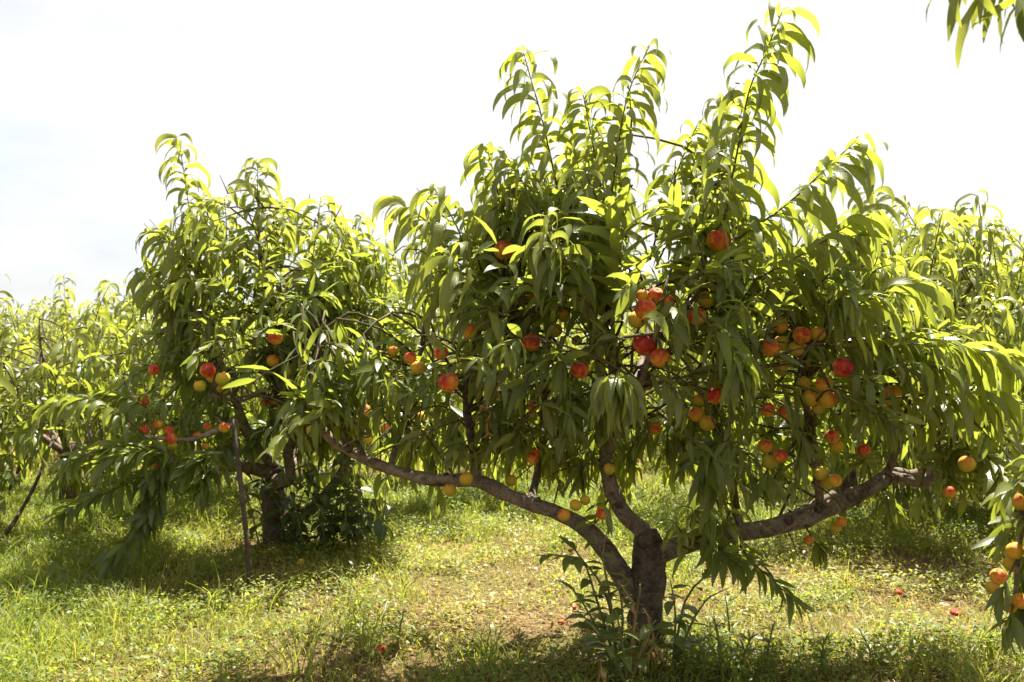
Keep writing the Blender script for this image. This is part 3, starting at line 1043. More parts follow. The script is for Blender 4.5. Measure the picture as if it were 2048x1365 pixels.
def knot_mesh(seed):
    V, F = [], []
    nu, nv = 12, 7
    for j in range(nv + 1):
        th = math.pi * j / nv
        for i in range(nu):
            ph = 2 * math.pi * i / nu
            q = Vector((math.sin(th) * math.cos(ph), math.sin(th) * math.sin(ph), math.cos(th)))
            k = 1 + 0.35 * mnoise.noise(q * 2.2 + Vector((seed, 0, 0))) - 0.35 * max(0, -q.y) ** 6
            V.append((q.x * k, q.y * k * .6, q.z * k))
    for j in range(nv):
        for i in range(nu):
            a = j * nu + i; b2 = j * nu + (i + 1) % nu
            F.append((a, a + nu, b2 + nu, b2))
    return mesh_np('knot', np.array(V), np.array(F), M_trunk)


KM = [knot_mesh(k * 3.7) for k in range(3)]
for i, (x, y, d, r) in enumerate([(1076, 1004, 3.685, .016), (1000, 980, 3.69, .014), (893, 955, 3.735, .017), (815, 942, 3.765, .015), (745, 922, 3.79, .016), (700, 898, 3.805, .014), (1577, 1040, 3.70, .017), (1640, 1016, 3.70, .019),
                                  (1702, 996, 3.72, .018), (1422, 1070, 3.71, .016), (1238, 1010, 3.745, .015), (1290, 1082, 3.745, .030), (1308, 1112, 3.745, .026), (1215, 1095, 3.70, .018), (937, 850, 3.755, .012), (1282, 1190, 3.735, .022), (1302, 1250, 3.73, .020)]):
    k = link('knot', KM[i % 3], front.root, P(x, y, d) - front.base)
    k.scale = (r, r, r * 1.15)
    k.rotation_euler = (RS.uniform(-.3, .3), RS.uniform(0, 6), 0)
SZ = 0.235
YG, MID, DK = 0.62, 0.40, 0.15
# long leading shoots of the skyline: points, leaves, length, tone
for pts, n, sz, tn in [
    ([(1120, 400, 3.72), (1085, 240, 3.70), (1064, 165, 3.70), (1046, 100, 3.70)], 26, .205, YG),
    ([(1012, 470, 3.7), (990, 360, 3.7), (973, 292, 3.68)], 17, .20, YG),
    ([(1105, 500, 3.6), (1062, 395, 3.6), (1022, 324, 3.58)], 17, .22, MID),
    ([(1218, 450, 3.66), (1188, 300, 3.66), (1166, 185, 3.66)], 27, .20, YG),
    ([(1208, 520, 3.6), (1232, 330, 3.6), (1256, 190, 3.6), (1300, 90, 3.6)], 32, .20, YG),
    ([(1448, 440, 3.5), (1478, 290, 3.48), (1500, 180, 3.46), (1530, 110, 3.45), (1566, 22, 3.45)], 32, .235, 0.52),
    ([(1440, 420, 3.8), (1442, 320, 3.8), (1447, 190, 3.8)], 20, .17, YG + .1),
    ([(1322, 440, 3.75), (1362, 325, 3.75), (1396, 248, 3.75)], 18, .20, YG),
    ([(1300, 520, 3.8), (1325, 430, 3.8), (1352, 335, 3.8)], 14, .19, YG),
    ([(1470, 480, 3.45), (1560, 420, 3.42), (1640, 350, 3.4), (1714, 280, 3.4)], 21, .24, 0.5),
    ([(1510, 560, 3.4), (1620, 500, 3.38), (1690, 455, 3.38), (1738, 428, 3.38)], 17, .24, 0.5),
    ([(1750, 600, 3.9), (1742, 500, 3.9), (1748, 380, 3.9)], 18, .18, YG),
    ([(1850, 620, 3.85), (1868, 510, 3.85), (1886, 425, 3.85)], 18, .17, YG),
    ([(945, 540, 3.55), (912, 450, 3.52), (868, 376, 3.5)], 16, .22, MID + .1),
    ([(900, 500, 3.6), (850, 440, 3.6), (795, 405, 3.6)], 15, .18, YG),
    ([(1090, 745, 3.42), (1030, 680, 3.38), (960, 600, 3.34), (896, 506, 3.3)], 17, .235, MID),
    ([(1125, 620, 3.4), (1120, 520, 3.4), (1095, 430, 3.38)], 15, .23, MID),
    ([(1245, 640, 3.4), (1240, 520, 3.38), (1215, 420, 3.36)], 17, .23, 0.32),
    ([(1410, 560, 3.4), (1395, 480, 3.36), (1340, 410, 3.34)], 14, .23, 0.35),
    ([(1600, 720, 3.35), (1670, 640, 3.3), (1760, 590, 3.28), (1850, 565, 3.28)], 20, .225, 0.55),
    ([(1690, 700, 3.35), (1800, 672, 3.3), (1910, 690, 3.26), (2025, 716, 3.24)], 26, .215, 0.52),
    ([(1720, 760, 3.3), (1790, 735, 3.24), (1850, 730, 3.2), (1900, 745, 3.2)], 13, .20, 0.42),
    ([(1760, 800, 3.4), (1850, 790, 3.35), (1940, 790, 3.3), (2010, 810, 3.3)], 20, .21, 0.45),
    ([(1370, 600, 3.3), (1420, 650, 3.2), (1480, 722, 3.1)], 13, .22, 0.36),
    ([(1310, 660, 3.35), (1350, 620, 3.22), (1360, 600, 3.14)], 10, .225, 0.28),
    ([(870, 730, 3.5), (850, 695, 3.4), (855, 672, 3.34)], 9, .16, 0.6),
    ([(1740, 690, 3.6), (1770, 600, 3.55), (1790, 530, 3.5)], 15, .20, YG),
    ([(1560, 620, 3.5), (1590, 540, 3.5), (1640, 470, 3.5)], 14, .21, YG),
    ([(950, 700, 3.6), (920, 610, 3.55), (850, 540, 3.5)], 15, .21, MID),
    ([(1900, 720, 3.8), (1960, 650, 3.8), (1990, 600, 3.8)], 14, .19, YG),
    # leafy shoots low on the right limb and under it
    ([(1400, 1090, 3.68), (1380, 1050, 3.6), (1390, 1020, 3.55)], 14, .16, 0.45),
    ([(1380, 1100, 3.66), (1350, 1085, 3.55), (1325, 1075, 3.5)], 9, .15, 0.6),
    ([(1470, 1075, 3.66), (1500, 1120, 3.55), (1550, 1165, 3.5), (1590, 1205, 3.48)], 14, .155, 0.10),
    ([(1430, 1085, 3.64), (1450, 1110, 3.5), (1480, 1130, 3.45)], 13, .17, 0.15),
    ([(1440, 1075, 3.7), (1440, 1050, 3.6), (1420, 1030, 3.5)], 10, .16, 0.40),
    ([(1610, 1050, 3.7), (1625, 1080, 3.66), (1640, 1095, 3.64)], 12, .15, 0.08),
    ([(1080, 830, 3.95), (1086, 872, 3.89), (1083, 915, 3.87)], 9, .155, 0.15),
    ([(1040, 820, 4.00), (1046, 858, 3.94), (1043, 895, 3.92)], 9, .155, 0.20),
    ([(1130, 840, 3.95), (1136, 884, 3.89), (1133, 930, 3.87)], 9, .155, 0.12),
    ([(1180, 830, 3.90), (1186, 872, 3.84), (1183, 915, 3.82)], 9, .155, 0.15),
    ([(1000, 830, 3.95), (1006, 864, 3.89), (1003, 895, 3.87)], 9, .155, 0.20),
    ([(1260, 850, 3.95), (1266, 892, 3.89), (1263, 935, 3.87)], 9, .155, 0.15),
    ([(1100, 870, 4.05), (1106, 904, 3.99), (1103, 935, 3.97)], 9, .155, 0.10),
    ([(960, 820, 3.75), (966, 852, 3.69), (963, 880, 3.67)], 9, .155, 0.12),
    ([(905, 850, 3.70), (911, 880, 3.64), (908, 905, 3.62)], 9, .155, 0.12),
    ([(860, 840, 3.90), (866, 868, 3.84), (863, 890, 3.82)], 9, .155, 0.20),
    ([(800, 850, 3.95), (806, 876, 3.89), (803, 895, 3.87)], 9, .155, 0.25),
    ([(1160, 900, 3.75), (1166, 934, 3.69), (1163, 965, 3.67)], 9, .155, 0.15),
    ([(1330, 830, 3.80), (1336, 872, 3.74), (1333, 915, 3.72)], 9, .155, 0.15),
    ([(1360, 870, 3.90), (1366, 904, 3.84), (1363, 935, 3.82)], 9, .155, 0.12),
    ([(1290, 820, 3.70), (1296, 854, 3.64), (1293, 885, 3.62)], 9, .155, 0.20),
    ([(1760, 970, 3.76), (1775, 1000, 3.7), (1790, 1020, 3.7)], 12, .15, 0.08),
    ([(1880, 940, 3.7), (1905, 960, 3.6), (1930, 985, 3.55)], 10, .17, 0.20),
    ([(1900, 880, 3.7), (1890, 910, 3.6), (1880, 935, 3.55)], 13, .17, 0.25),
    ([(1950, 850, 3.7), (1940, 880, 3.6), (1925, 905, 3.55)], 13, .18, 0.3),
    ([(1960, 900, 3.6), (1990, 930, 3.5), (2005, 960, 3.45)], 12, .19, 0.35),
    ([(1850, 930, 3.6), (1845, 960, 3.5), (1840, 1000, 3.45)], 10, .17, 0.30),
    ([(950, 900, 3.6), (935, 880, 3.5), (915, 905, 3.45)], 14, .17, 0.08),
    ([(680, 860, 3.8), (650, 835, 3.6), (620, 850, 3.5)], 11, .15, 0.10),
    ([(665, 850, 3.9), (640, 810, 3.8), (605, 815, 3.75)], 9, .14, 0.1),
    ([(720, 830, 3.8), (690, 815, 3.65), (665, 820, 3.55)], 13, .19, 0.2),
    ([(640, 830, 3.85), (615, 800, 3.75), (590, 800, 3.7)], 13, .19, 0.3),
    ([(970, 880, 3.65), (990, 862, 3.6), (1015, 850, 3.55)], 11, .16, 0.30),
    ([(1120, 960, 3.7), (1110, 1000, 3.65), (1105, 1010, 3.62)], 9, .17, 0.12),
    ([(1215, 1000, 3.7), (1195, 1040, 3.6), (1185, 1050, 3.55)], 10, .17, 0.15),
    ([(1540, 900, 3.5), (1530, 960, 3.45), (1525, 1000, 3.42)], 14, .21, 0.12),
    ([(1430, 880, 3.5), (1420, 930, 3.42), (1420, 960, 3.4)], 13, .24, 0.14),
]:
    front.shoot(pts_px(pts), n, sz, tn)
for pts, n in [([(1420, 1080, 3.72), (1400, 1050, 3.6), (1395, 1015, 3.55)], 7), ([(1390, 1090, 3.7), (1360, 1060, 3.6), (1345, 1040, 3.55)], 6), ([(1440, 1070, 3.72), (1452, 1040, 3.62), (1460, 1020, 3.58)], 7)]:
    front.shoot(pts_px(pts), n, .15, 0.55, pri=2.0)
# rosettes that point at the camera: leaves fan out and hang
for (x, y, d, n, sz, tn) in [(1236, 762, 3.1, 22, .20, 0.6), (1122, 722, 3.2, 12, .18, 0.25), (1480, 735, 3.15, 12, .19, 0.45),
                             (1727, 925, 3.36, 12, .15, 0.18), (1345, 600, 3.25, 9, .17, 0.3), (1690, 600, 3.25, 10, .18, 0.5), (1085, 470, 3.35, 10, .19, .45)]:
    p0 = P(x, y, d)
    back = P(x + 15, y + 35, d + 0.28)
    front.shoot([back, (p0 + back) / 2 + np.array((0, 0, .02)), p0], n, sz, tn, pri=1.0, start=0.72, tip=False, droop=6)
# the single leaves that lie across a fruit
for (x, y, d, az, e, sz, tn) in [(1438, 432, 3.30, 3.3, -48, .17, .2), (890, 735, 3.28, 3.5, -26, .06, .5), (1150, 715, 3.28, 2.6, -48, .14, .25), (1602, 655, 3.30, 2.0, -4, .12, .4),
                                 (1283, 640, 3.1, 3.6, 34, .18, .5), (1392, 605, 3.25, 2.9, -26, .14, .3), (1568, 800, 3.3, 3.2, -48, .11, .15), (1775, 765, 3.3, 3.0, -26, .14, .35), (1205, 1005, 3.36, 3.7, -48, .12, .2)]:
    front.lv.add(P(x, y, d), az, 0.1, 0, pick_template(e), sz, tn, 2.0)

OUT_F = [(770, 460), (860, 400), (930, 450), (950, 320), (1010, 330), (1060, 290), (1110, 300), (1150, 240), (1230, 260), (1262, 260), (1275, 350), (1262, 470), (1300, 480),
         (1330, 400), (1380, 310), (1440, 270), (1500, 240), (1530, 300), (1500, 430), (1570, 500), (1680, 460), (1790, 440), (1790, 510), (1850, 540), (1910, 600), (1990, 650),
         (2060, 700), (2060, 860), (1990, 930), (1900, 940), (1850, 900), (1740, 880), (1690, 950), (1600, 990), (1560, 1120), (1480, 1120), (1440, 1000), (1390, 950), (1300, 910),
         (1280, 990), (1230, 960), (1150, 990), (1110, 900), (1040, 920), (990, 900), (930, 940), (850, 930), (760, 900), (690, 860), (640, 800), (720, 740), (800, 700), (850, 640), (830, 540)]
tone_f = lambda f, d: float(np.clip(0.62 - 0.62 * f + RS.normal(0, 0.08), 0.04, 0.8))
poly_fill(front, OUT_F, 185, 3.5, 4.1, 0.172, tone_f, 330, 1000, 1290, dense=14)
LOWP = [([(940, 800), (1270, 800), (1250, 940), (1150, 960), (1040, 930), (985, 925)], 34, 3.85, 4.3), ([(640, 790), (900, 800), (900, 900), (840, 930), (760, 890), (690, 850)], 22, 3.9, 4.4), ([(1290, 820), (1400, 820), (1400, 920), (1320, 920)], 9, 3.8, 4.2), ([(1700, 820), (1960, 800), (1960, 900), (1780, 880)], 16, 3.6, 4.1),
        ([(590, 650), (760, 640), (770, 800), (600, 850)], 26, 3.65, 3.95), ([(600, 790), (665, 790), (660, 860), (610, 870)], 7, 3.65, 3.8)]
for poly, cnt, da, db in LOWP:
    made = 0
    while made < cnt:
        x = RS.uniform(min(p[0] for p in poly), max(p[0] for p in poly)); y = RS.uniform(min(p[1] for p in poly), max(p[1] for p in poly))
        if in_poly(np.array([x]), np.array([y]), poly)[0]:
            made += 1
            front.fill_shoot(P(x, y - 40, RS.uniform(da, db)), (RS.normal(0, .5), RS.normal(-.2, .4), RS.normal(-.5, .3)), RS.uniform(.14, .26), 9, .16, float(np.clip(.18 + RS.normal(0, .09), .03, .34)), 0.6, 15)
# a thicker middle storey
MIDF = [(850, 520), (1000, 470), (1250, 480), (1500, 470), (1700, 560), (1900, 660), (2040, 740), (2030, 840), (1850, 880), (1700, 860), (1600, 930), (1480, 1000), (1400, 920), (1290, 880), (1100, 870), (950, 860), (800, 830), (760, 740), (860, 650)]
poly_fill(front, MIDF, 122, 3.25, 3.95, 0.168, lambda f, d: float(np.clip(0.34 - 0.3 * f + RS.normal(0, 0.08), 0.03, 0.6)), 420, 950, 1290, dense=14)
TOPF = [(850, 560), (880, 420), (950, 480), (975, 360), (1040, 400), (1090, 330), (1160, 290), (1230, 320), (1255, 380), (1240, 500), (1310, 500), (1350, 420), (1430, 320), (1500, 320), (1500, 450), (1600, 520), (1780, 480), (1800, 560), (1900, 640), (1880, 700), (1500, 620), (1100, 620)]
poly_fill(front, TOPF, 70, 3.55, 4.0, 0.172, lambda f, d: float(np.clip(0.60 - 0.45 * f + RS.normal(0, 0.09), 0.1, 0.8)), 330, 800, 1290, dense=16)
for k in range(16):
    o = bpy.data.objects.new('withered_leaf', ME_DR[(k * 5) % len(ME_DR)])
    COL.objects.link(o)
    o.parent = front.root
    o.location = P(976 - k * .4 + RS.uniform(-4, 4), 765 + k * 6, 3.42) - front.base
    o.rotation_euler = (RS.uniform(-.6, .6), RS.uniform(-.6, .6), k * 2.4)
    q = RS.uniform(.045, .08)
    o.scale = (q, q, q)
    o.color = (RS.uniform(0, .7), 0, 0, 1)
    o['label'] = 'withered brown leaf of the hanging dead sprig'
front.finish(n_obj=300, outline=OUT_F, dref=3.2)

# ---------------- the left tree
D1 = 6.0
left = Tree('peach_tree', gpt(560, D1), 'peach tree at left with leaning pole before it and dark shrub round its trunk')
lb = left.base
left.limb([lb + (0, 0, -0.08), P(556, 1060, D1), P(550, 1000, D1), P(546, 940, D1)], [0.10, 0.085, 0.075, 0.070], 'trunk', M_trunk, 16, 0.24)
left.limb(pts_px([(546, 950, D1), (500, 935, D1 - .2), (440, 930, D1 - .4), (385, 935, D1 - .6), (320, 920, D1 - .75), (240, 900, D1 - .9), (190, 900, D1 - 1)]), [0.055, 0.050, 0.045, 0.04, 0.03, 0.018, 0.01])
left.limb(pts_px([(545, 955, D1), (565, 965, D1 - .15), (582, 955, D1 - .2), (577, 905, D1 - .2), (590, 870, D1 - .2), (575, 810, D1 - .25), (555, 790, D1 - .3), (540, 680, D1 - .3), (520, 520, D1 - .3), (516, 400, D1 - .3)]), [0.05, 0.045, 0.042, 0.038, 0.033, 0.03, 0.026, 0.02, 0.013, 0.008])
left.limb(pts_px([(575, 1050, D1 + .05), (625, 1015, D1), (655, 985, D1), (690, 930, D1 + .02), (700, 850, D1 + .1), (690, 700, D1 + .1), (650, 520, D1 + .1)]), [0.05, 0.042, 0.038, 0.032, 0.025, 0.018, 0.008])
left.limb(pts_px([(548, 930, D1), (500, 870, D1 - .3), (470, 800, D1 - .4), (420, 700, D1 - .3), (380, 560, D1 - .3), (362, 440, D1 - .3)]), [0.045, 0.035, 0.028, 0.02, 0.014, 0.008])
left.limb(pts_px([(548, 810, D1 - .25), (520, 788, D1 - .5), (478, 800, D1 - .65), (420, 790, D1 - .8)]), [0.025, 0.022, 0.018, 0.012])
left.limb(pts_px([(500, 880, D1 - .3), (470, 850, D1 - .75), (380, 880, D1 - .9), (290, 872, D1 - 1.0)]), [0.026, 0.022, 0.016, 0.008])
left.limb(pts_px([(560, 960, D1), (600, 900, D1 + .5), (620, 780, D1 + .9), (610, 640, D1 + 1)]), [0.04, 0.03, 0.02, 0.01])
for pts, n, sz, tn in [
    ([(405, 560, 5.6), (378, 420, 5.6), (366, 340, 5.6), (353, 272, 5.6)], 27, .235, YG),
    ([(520, 520, 5.7), (515, 420, 5.7), (514, 320, 5.7)], 26, .22, YG + .05),
    ([(610, 600, 5.6), (630, 480, 5.6), (641, 395, 5.6)], 18, .24, YG),
    ([(400, 580, 5.5), (355, 500, 5.5), (305, 465, 5.5)], 15, .23, YG),
    ([(380, 660, 5.4), (330, 590, 5.4), (284, 540, 5.4)], 15, .23, MID + .1),
    ([(450, 520, 5.7), (452, 450, 5.7), (448, 395, 5.7)], 16, .22, YG),
    ([(570, 520, 5.8), (565, 460, 5.8), (568, 400, 5.8)], 16, .21, YG),
    ([(690, 600, 5.9), (705, 510, 5.9), (722, 432, 5.9)], 17, .22, YG),
    ([(480, 560, 5.5), (470, 500, 5.5), (425, 440, 5.5)], 15, .23, YG),
    ([(640, 620, 5.4), (655, 560, 5.4), (690, 520, 5.4)], 14, .23, MID),
    # drooping low branches on the left
    ([(330, 900, 5.1), (260, 890, 5.0), (190, 905, 4.95), (130, 930, 4.9)], 22, .20, 0.35),
    ([(400, 930, 5.2), (330, 905, 5.0), (260, 905, 4.9), (205, 930, 4.85)], 24, .21, 0.30),
    ([(330, 920, 5.1), (315, 1000, 5.0), (280, 1060, 4.95), (220, 1120, 4.9)], 30, .20, 0.08),
    ([(300, 950, 5.1), (240, 975, 5.0), (180, 1000, 4.95), (120, 1030, 4.9)], 22, .19, 0.14),
    ([(400, 900, 5.1), (420, 940, 5.0), (400, 985, 4.95)], 16, .20, 0.14),
    ([(430, 900, 5.1), (400, 925, 5.0), (370, 950, 4.95)], 14, .20, 0.30),
    ([(300, 880, 5.1), (240, 830, 5.0), (170, 800, 4.95), (90, 820, 4.9)], 24, .20, 0.48),
    ([(320, 830, 5.2), (260, 800, 5.1), (200, 790, 5.05)], 18, .21, 0.42),
    ([(340, 900, 5.1), (300, 960, 5.0), (290, 1040, 4.98)], 18, .20, 0.06),
    ([(590, 940, 5.9), (620, 930, 5.8), (655, 950, 5.75)], 12, .20, 0.45),
    ([(540, 850, 5.6), (520, 870, 5.5), (505, 900, 5.45)], 13, .19, .12), ([(610, 850, 5.7), (605, 880, 5.6), (600, 905, 5.55)], 12, .19, .12), ([(650, 860, 5.8), (645, 890, 5.7), (650, 915, 5.65)], 12, .18, .15), ([(480, 880, 5.4), (455, 895, 5.3), (440, 915, 5.25)], 12, .18, .2), ([(560, 840, 5.6), (570, 870, 5.5), (560, 890, 5.45)], 11, .19, .15),
]:
    left.shoot(pts_px(pts), n, sz, tn)
OUT_L = [(262, 560), (290, 480), (350, 400), (420, 400), (480, 360), (560, 390), (620, 420), (680, 430), (760, 480), (860, 540), (910, 700), (890, 870), (730, 910), (650, 900), (600, 890), (520, 880),
         (470, 850), (440, 910), (390, 930), (330, 900), (260, 850), (170, 850), (120, 830), (180, 780), (250, 720), (290, 640)]
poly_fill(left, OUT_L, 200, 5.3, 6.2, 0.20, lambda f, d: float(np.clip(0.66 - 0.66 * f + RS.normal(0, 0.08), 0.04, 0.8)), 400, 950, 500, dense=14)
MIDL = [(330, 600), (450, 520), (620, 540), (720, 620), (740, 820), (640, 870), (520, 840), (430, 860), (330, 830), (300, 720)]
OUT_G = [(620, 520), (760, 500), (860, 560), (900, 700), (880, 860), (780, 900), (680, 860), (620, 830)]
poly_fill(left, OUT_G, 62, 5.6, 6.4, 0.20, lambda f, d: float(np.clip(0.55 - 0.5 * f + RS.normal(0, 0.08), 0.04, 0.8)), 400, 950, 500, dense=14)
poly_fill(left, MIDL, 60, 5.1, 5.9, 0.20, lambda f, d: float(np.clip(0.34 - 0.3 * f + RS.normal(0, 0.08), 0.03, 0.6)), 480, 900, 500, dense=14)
left.finish(n_obj=300, outline=OUT_L, dref=4.9)


# ---------------- trees behind, built freely in the round
def vase_tree(x, y, top, rad, label, group=None, low=0.55, shoots=190, size=0.225, hi=False, skyline=7, n_obj=0, seed=1, gaps=True, front=0):
    z0 = float(gh(x, y))
    t = Tree('peach_tree', (x, y, z0), label, group, hi)
    b = t.base
    t.limb([b + (0, 0, -.08), b + (0.01, 0, 0.2), b + (0, 0.02, 0.48)], [0.095, 0.075, 0.07], 'trunk', M_trunk, 10, 0.2, step=0.06)
    a0 = RS.uniform(0, 6.28)
    for k in range(5):
        a = a0 + k * 1.2566 + RS.uniform(-.25, .25)
        dx, dy = math.cos(a), math.sin(a)
        r = rad * RS.uniform(0.65, 0.9)
        t.limb([b + (0, 0, 0.40), b + (dx * r * .35, dy * r * .35, 0.62), b + (dx * r * .75, dy * r * .75, 0.9), b + (dx * r, dy * r, 0.55 * top + 0.3), b + (dx * r * 1.05, dy * r * 1.05, top * 0.86)],
               [0.036, 0.028, 0.018, 0.010, 0.004], sides=8, step=0.08)
    for k in range(shoots):
        a = RS.uniform(0, 6.28)
        f = RS.uniform(0, 1) ** 0.9
        prof = 0.62 + 0.5 * math.sin(math.pi * min(1, 0.15 + f * 0.75))
        r = rad * prof * RS.uniform(0.35, 1.0) ** 0.6
        z = low + (top - 0.25 - low) * f
        up = -0.55 + 1.7 * f + RS.normal(0, 0.25)
        p0 = b + np.array((math.cos(a) * r, math.sin(a) * r, z))
        ln = RS.uniform(0.22, 0.45)
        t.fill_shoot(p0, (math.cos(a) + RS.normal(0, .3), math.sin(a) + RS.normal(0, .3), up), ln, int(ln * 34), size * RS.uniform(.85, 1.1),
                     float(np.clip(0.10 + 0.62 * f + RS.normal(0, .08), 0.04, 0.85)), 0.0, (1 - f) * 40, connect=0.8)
    for k in range(front):
        p0 = b + np.array((RS.uniform(-1.15, 1.15) * rad, RS.uniform(-1.0, -0.55) * rad, RS.uniform(0.45, 1.15)))
        t.fill_shoot(p0, (RS.normal(0, .5), -.6, RS.normal(0, .3)), RS.uniform(.25, .42), 13, size * RS.uniform(.8, 1.05), float(np.clip(.35 + RS.normal(0, .12), .05, .8)), 0.0, 20, connect=0.8)
    for k in range(skyline):
        a = RS.uniform(0, 6.28)
        r = rad * RS.uniform(0.1, 0.8)
        p0 = b + np.array((math.cos(a) * r, math.sin(a) * r, top - 0.35))
        hgt = RS.uniform(0.35, 0.6)
        t.shoot([p0, p0 + (RS.normal(0, .04), RS.normal(0, .04), hgt * .5), p0 + (RS.normal(0, .09), RS.normal(0, .09), hgt)], int(hgt * 44), size * .95, YG, 0.0, own=False)
    t.finish(n_obj=n_obj, gaps=gaps)
    return t.root


def pxx(px, d):
    return (px - 1024) / FPX * d


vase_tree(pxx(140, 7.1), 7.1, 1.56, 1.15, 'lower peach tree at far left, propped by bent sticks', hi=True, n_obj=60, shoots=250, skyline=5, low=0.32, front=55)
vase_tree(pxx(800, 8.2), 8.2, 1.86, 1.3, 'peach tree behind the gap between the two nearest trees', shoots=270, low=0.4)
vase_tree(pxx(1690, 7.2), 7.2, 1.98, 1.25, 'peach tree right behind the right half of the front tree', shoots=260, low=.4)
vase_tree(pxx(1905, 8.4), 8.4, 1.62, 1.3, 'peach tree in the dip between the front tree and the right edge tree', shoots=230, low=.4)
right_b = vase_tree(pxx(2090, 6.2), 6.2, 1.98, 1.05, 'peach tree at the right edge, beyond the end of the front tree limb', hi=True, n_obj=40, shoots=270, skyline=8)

# far rows: copies of two of these trees
src_a = vase_tree(pxx(1180, 10.8), 10.8, 1.75, 1.3, 'peach tree of the next row seen under the middle of the front tree', 'peach trees in the far rows', shoots=150, low=0.4)
src_b = vase_tree(pxx(420, 11.0), 11.0, 1.65, 1.3, 'peach tree of the next row seen behind the left tree', 'peach trees in the far rows', shoots=150, low=0.4)


def copy_tree(o, loc, rz, s, label, group):
    c = o.copy()
    COL.objects.link(c)
    c.location = loc
    c.rotation_euler = (0, 0, rz)
    c.scale = (s, s, s)
    c['label'] = label
    c['group'] = group
    for ch in o.children:
        k = ch.copy()
        COL.objects.link(k)
        k.parent = c
    return c


far_spots = [(-8.6, 11.5), (-6.1, 12.6), (-1.7, 13.2), (1.9, 13.6), (4.3, 11.2), (6.6, 12.0), (9.2, 11.0), (-10.5, 15.5), (-7.4, 16.2), (-4.4, 15.6), (-0.4, 16.6), (3.2, 16.2), (6.2, 15.8), (9.4, 15.6),
             (-11.6, 20.0), (-8.2, 20.6), (-5.0, 20.2), (-1.8, 20.8), (1.4, 20.4), (4.8, 20.6), (8.2, 20.2), (11.6, 20.6), (5.0, 8.3), (-3.9, 10.6), (2.9, 9.9)]
near_lab = {22: 'peach tree out beyond the right frame edge, one row back', 23: 'peach tree between the far left tree and the left tree, one row back', 24: 'peach tree one row back, right of the middle'}
for i, (x, y) in enumerate(far_spots):
    x += RS.uniform(-.3, .3)
    lab = near_lab.get(i, 'distant peach tree in the rows beyond the two nearest trees')
    copy_tree(src_a if i % 2 else src_b, (x, y, float(gh(x, y))), RS.uniform(0, 6.28), RS.uniform(0.86, 1.02), lab, 'peach trees in the far rows')

# ---------------- the near tree beyond the right edge, of which a fruiting branch and a spray show
rt = Tree('peach_tree', gpt(2600, 3.0), 'near peach tree beyond the right edge, its fruiting branch hanging into view')
rb = rt.base
rt.limb([rb + (0, 0, -.08), rb + (0, 0, .25), rb + (-.02, 0, .55)], [0.09, 0.075, 0.07], 'trunk', M_trunk, 14, 0.22)
rt.limb([rb + (-.02, 0, .5), rb + (-.25, -.02, .85), P(2200, 820, 2.95), P(2080, 900, 2.95), P(2045, 1010, 2.95), P(2036, 1110, 2.95), P(2022, 1215, 2.95)], [0.05, 0.04, 0.028, 0.018, 0.012, 0.008, 0.005])
rt.limb([rb + (-.02, 0, .5), rb + (-.1, -.15, 1.0), P(2420, 200, 2.7), P(2180, -60, 2.4), P(2060, -70, 2.2)], [0.05, 0.04, 0.025, 0.014, 0.006])
rt.limb([rb + (-.02, 0, .5), rb + (.4, .1, 1.0), rb + (.7, .2, 1.7)], [0.05, 0.035, 0.01])
rt.limb([rb + (-.02, 0, .5), rb + (.1, -.4, 1.0), rb + (.2, -.7, 1.7)], [0.05, 0.035, 0.01])
rt.shoot([P(2060, -70, 2.2), P(2010, -40, 2.15), P(1965, -25, 2.12)], 13, .17, 0.75, tip=False, pri=2.0)
rt.shoot([P(2110, -60, 2.2), P(2060, -20, 2.1), P(2040, 0, 2.08)], 12, .17, 0.35, tip=False, pri=2.0)
rt.shoot([P(2000, -70, 2.2), P(1940, -40, 2.15), P(1915, -25, 2.12)], 6, .14, 0.45, tip=False, pri=2.0)
for pts, n, sz, tn in [([(2075, 900, 2.95), (2040, 960, 2.85), (2005, 990, 2.8)], 10, .17, .3), ([(2045, 1020, 2.95), (2020, 1060, 2.9), (2005, 1080, 2.88)], 10, .16, .06), ([(2036, 1110, 2.95), (2010, 1160, 2.9), (2000, 1190, 2.88)], 10, .15, .06),
                       ([(2025, 1200, 2.95), (2020, 1225, 2.9), (2010, 1245, 2.9)], 10, .14, .05), ([(2090, 1000, 2.95), (2075, 1100, 2.9), (2070, 1180, 2.9)], 20, .17, .1), ([(2060, 1040, 3.0), (2050, 1150, 3.02), (2045, 1230, 3.02)], 18, .16, .05),
                       ([(2080, 900, 2.95), (2090, 960, 2.9), (2060, 1040, 2.9)], 14, .17, .2)]:
    rt.shoot(pts_px(pts), n, sz, tn, droop=25)
for k in range(70):
    a = RS.uniform(0, 6.28); f = RS.uniform(0, 1)
    p0 = rb + np.array((0.15 + math.cos(a) * RS.uniform(.2, .75), math.sin(a) * RS.uniform(.2, .8) - .05, .7 + 1.2 * f))
    if p0[0] / p0[1] * FPX < 1420:
        continue
    rt.fill_shoot(p0, (math.cos(a), math.sin(a), -.3 + 1.3 * f), .35, 12, .21, float(np.clip(.1 + .5 * f, 0, 1)), 0, (1 - f) * 40)
rt.finish(n_obj=110, gaps=False, dref=2.0)

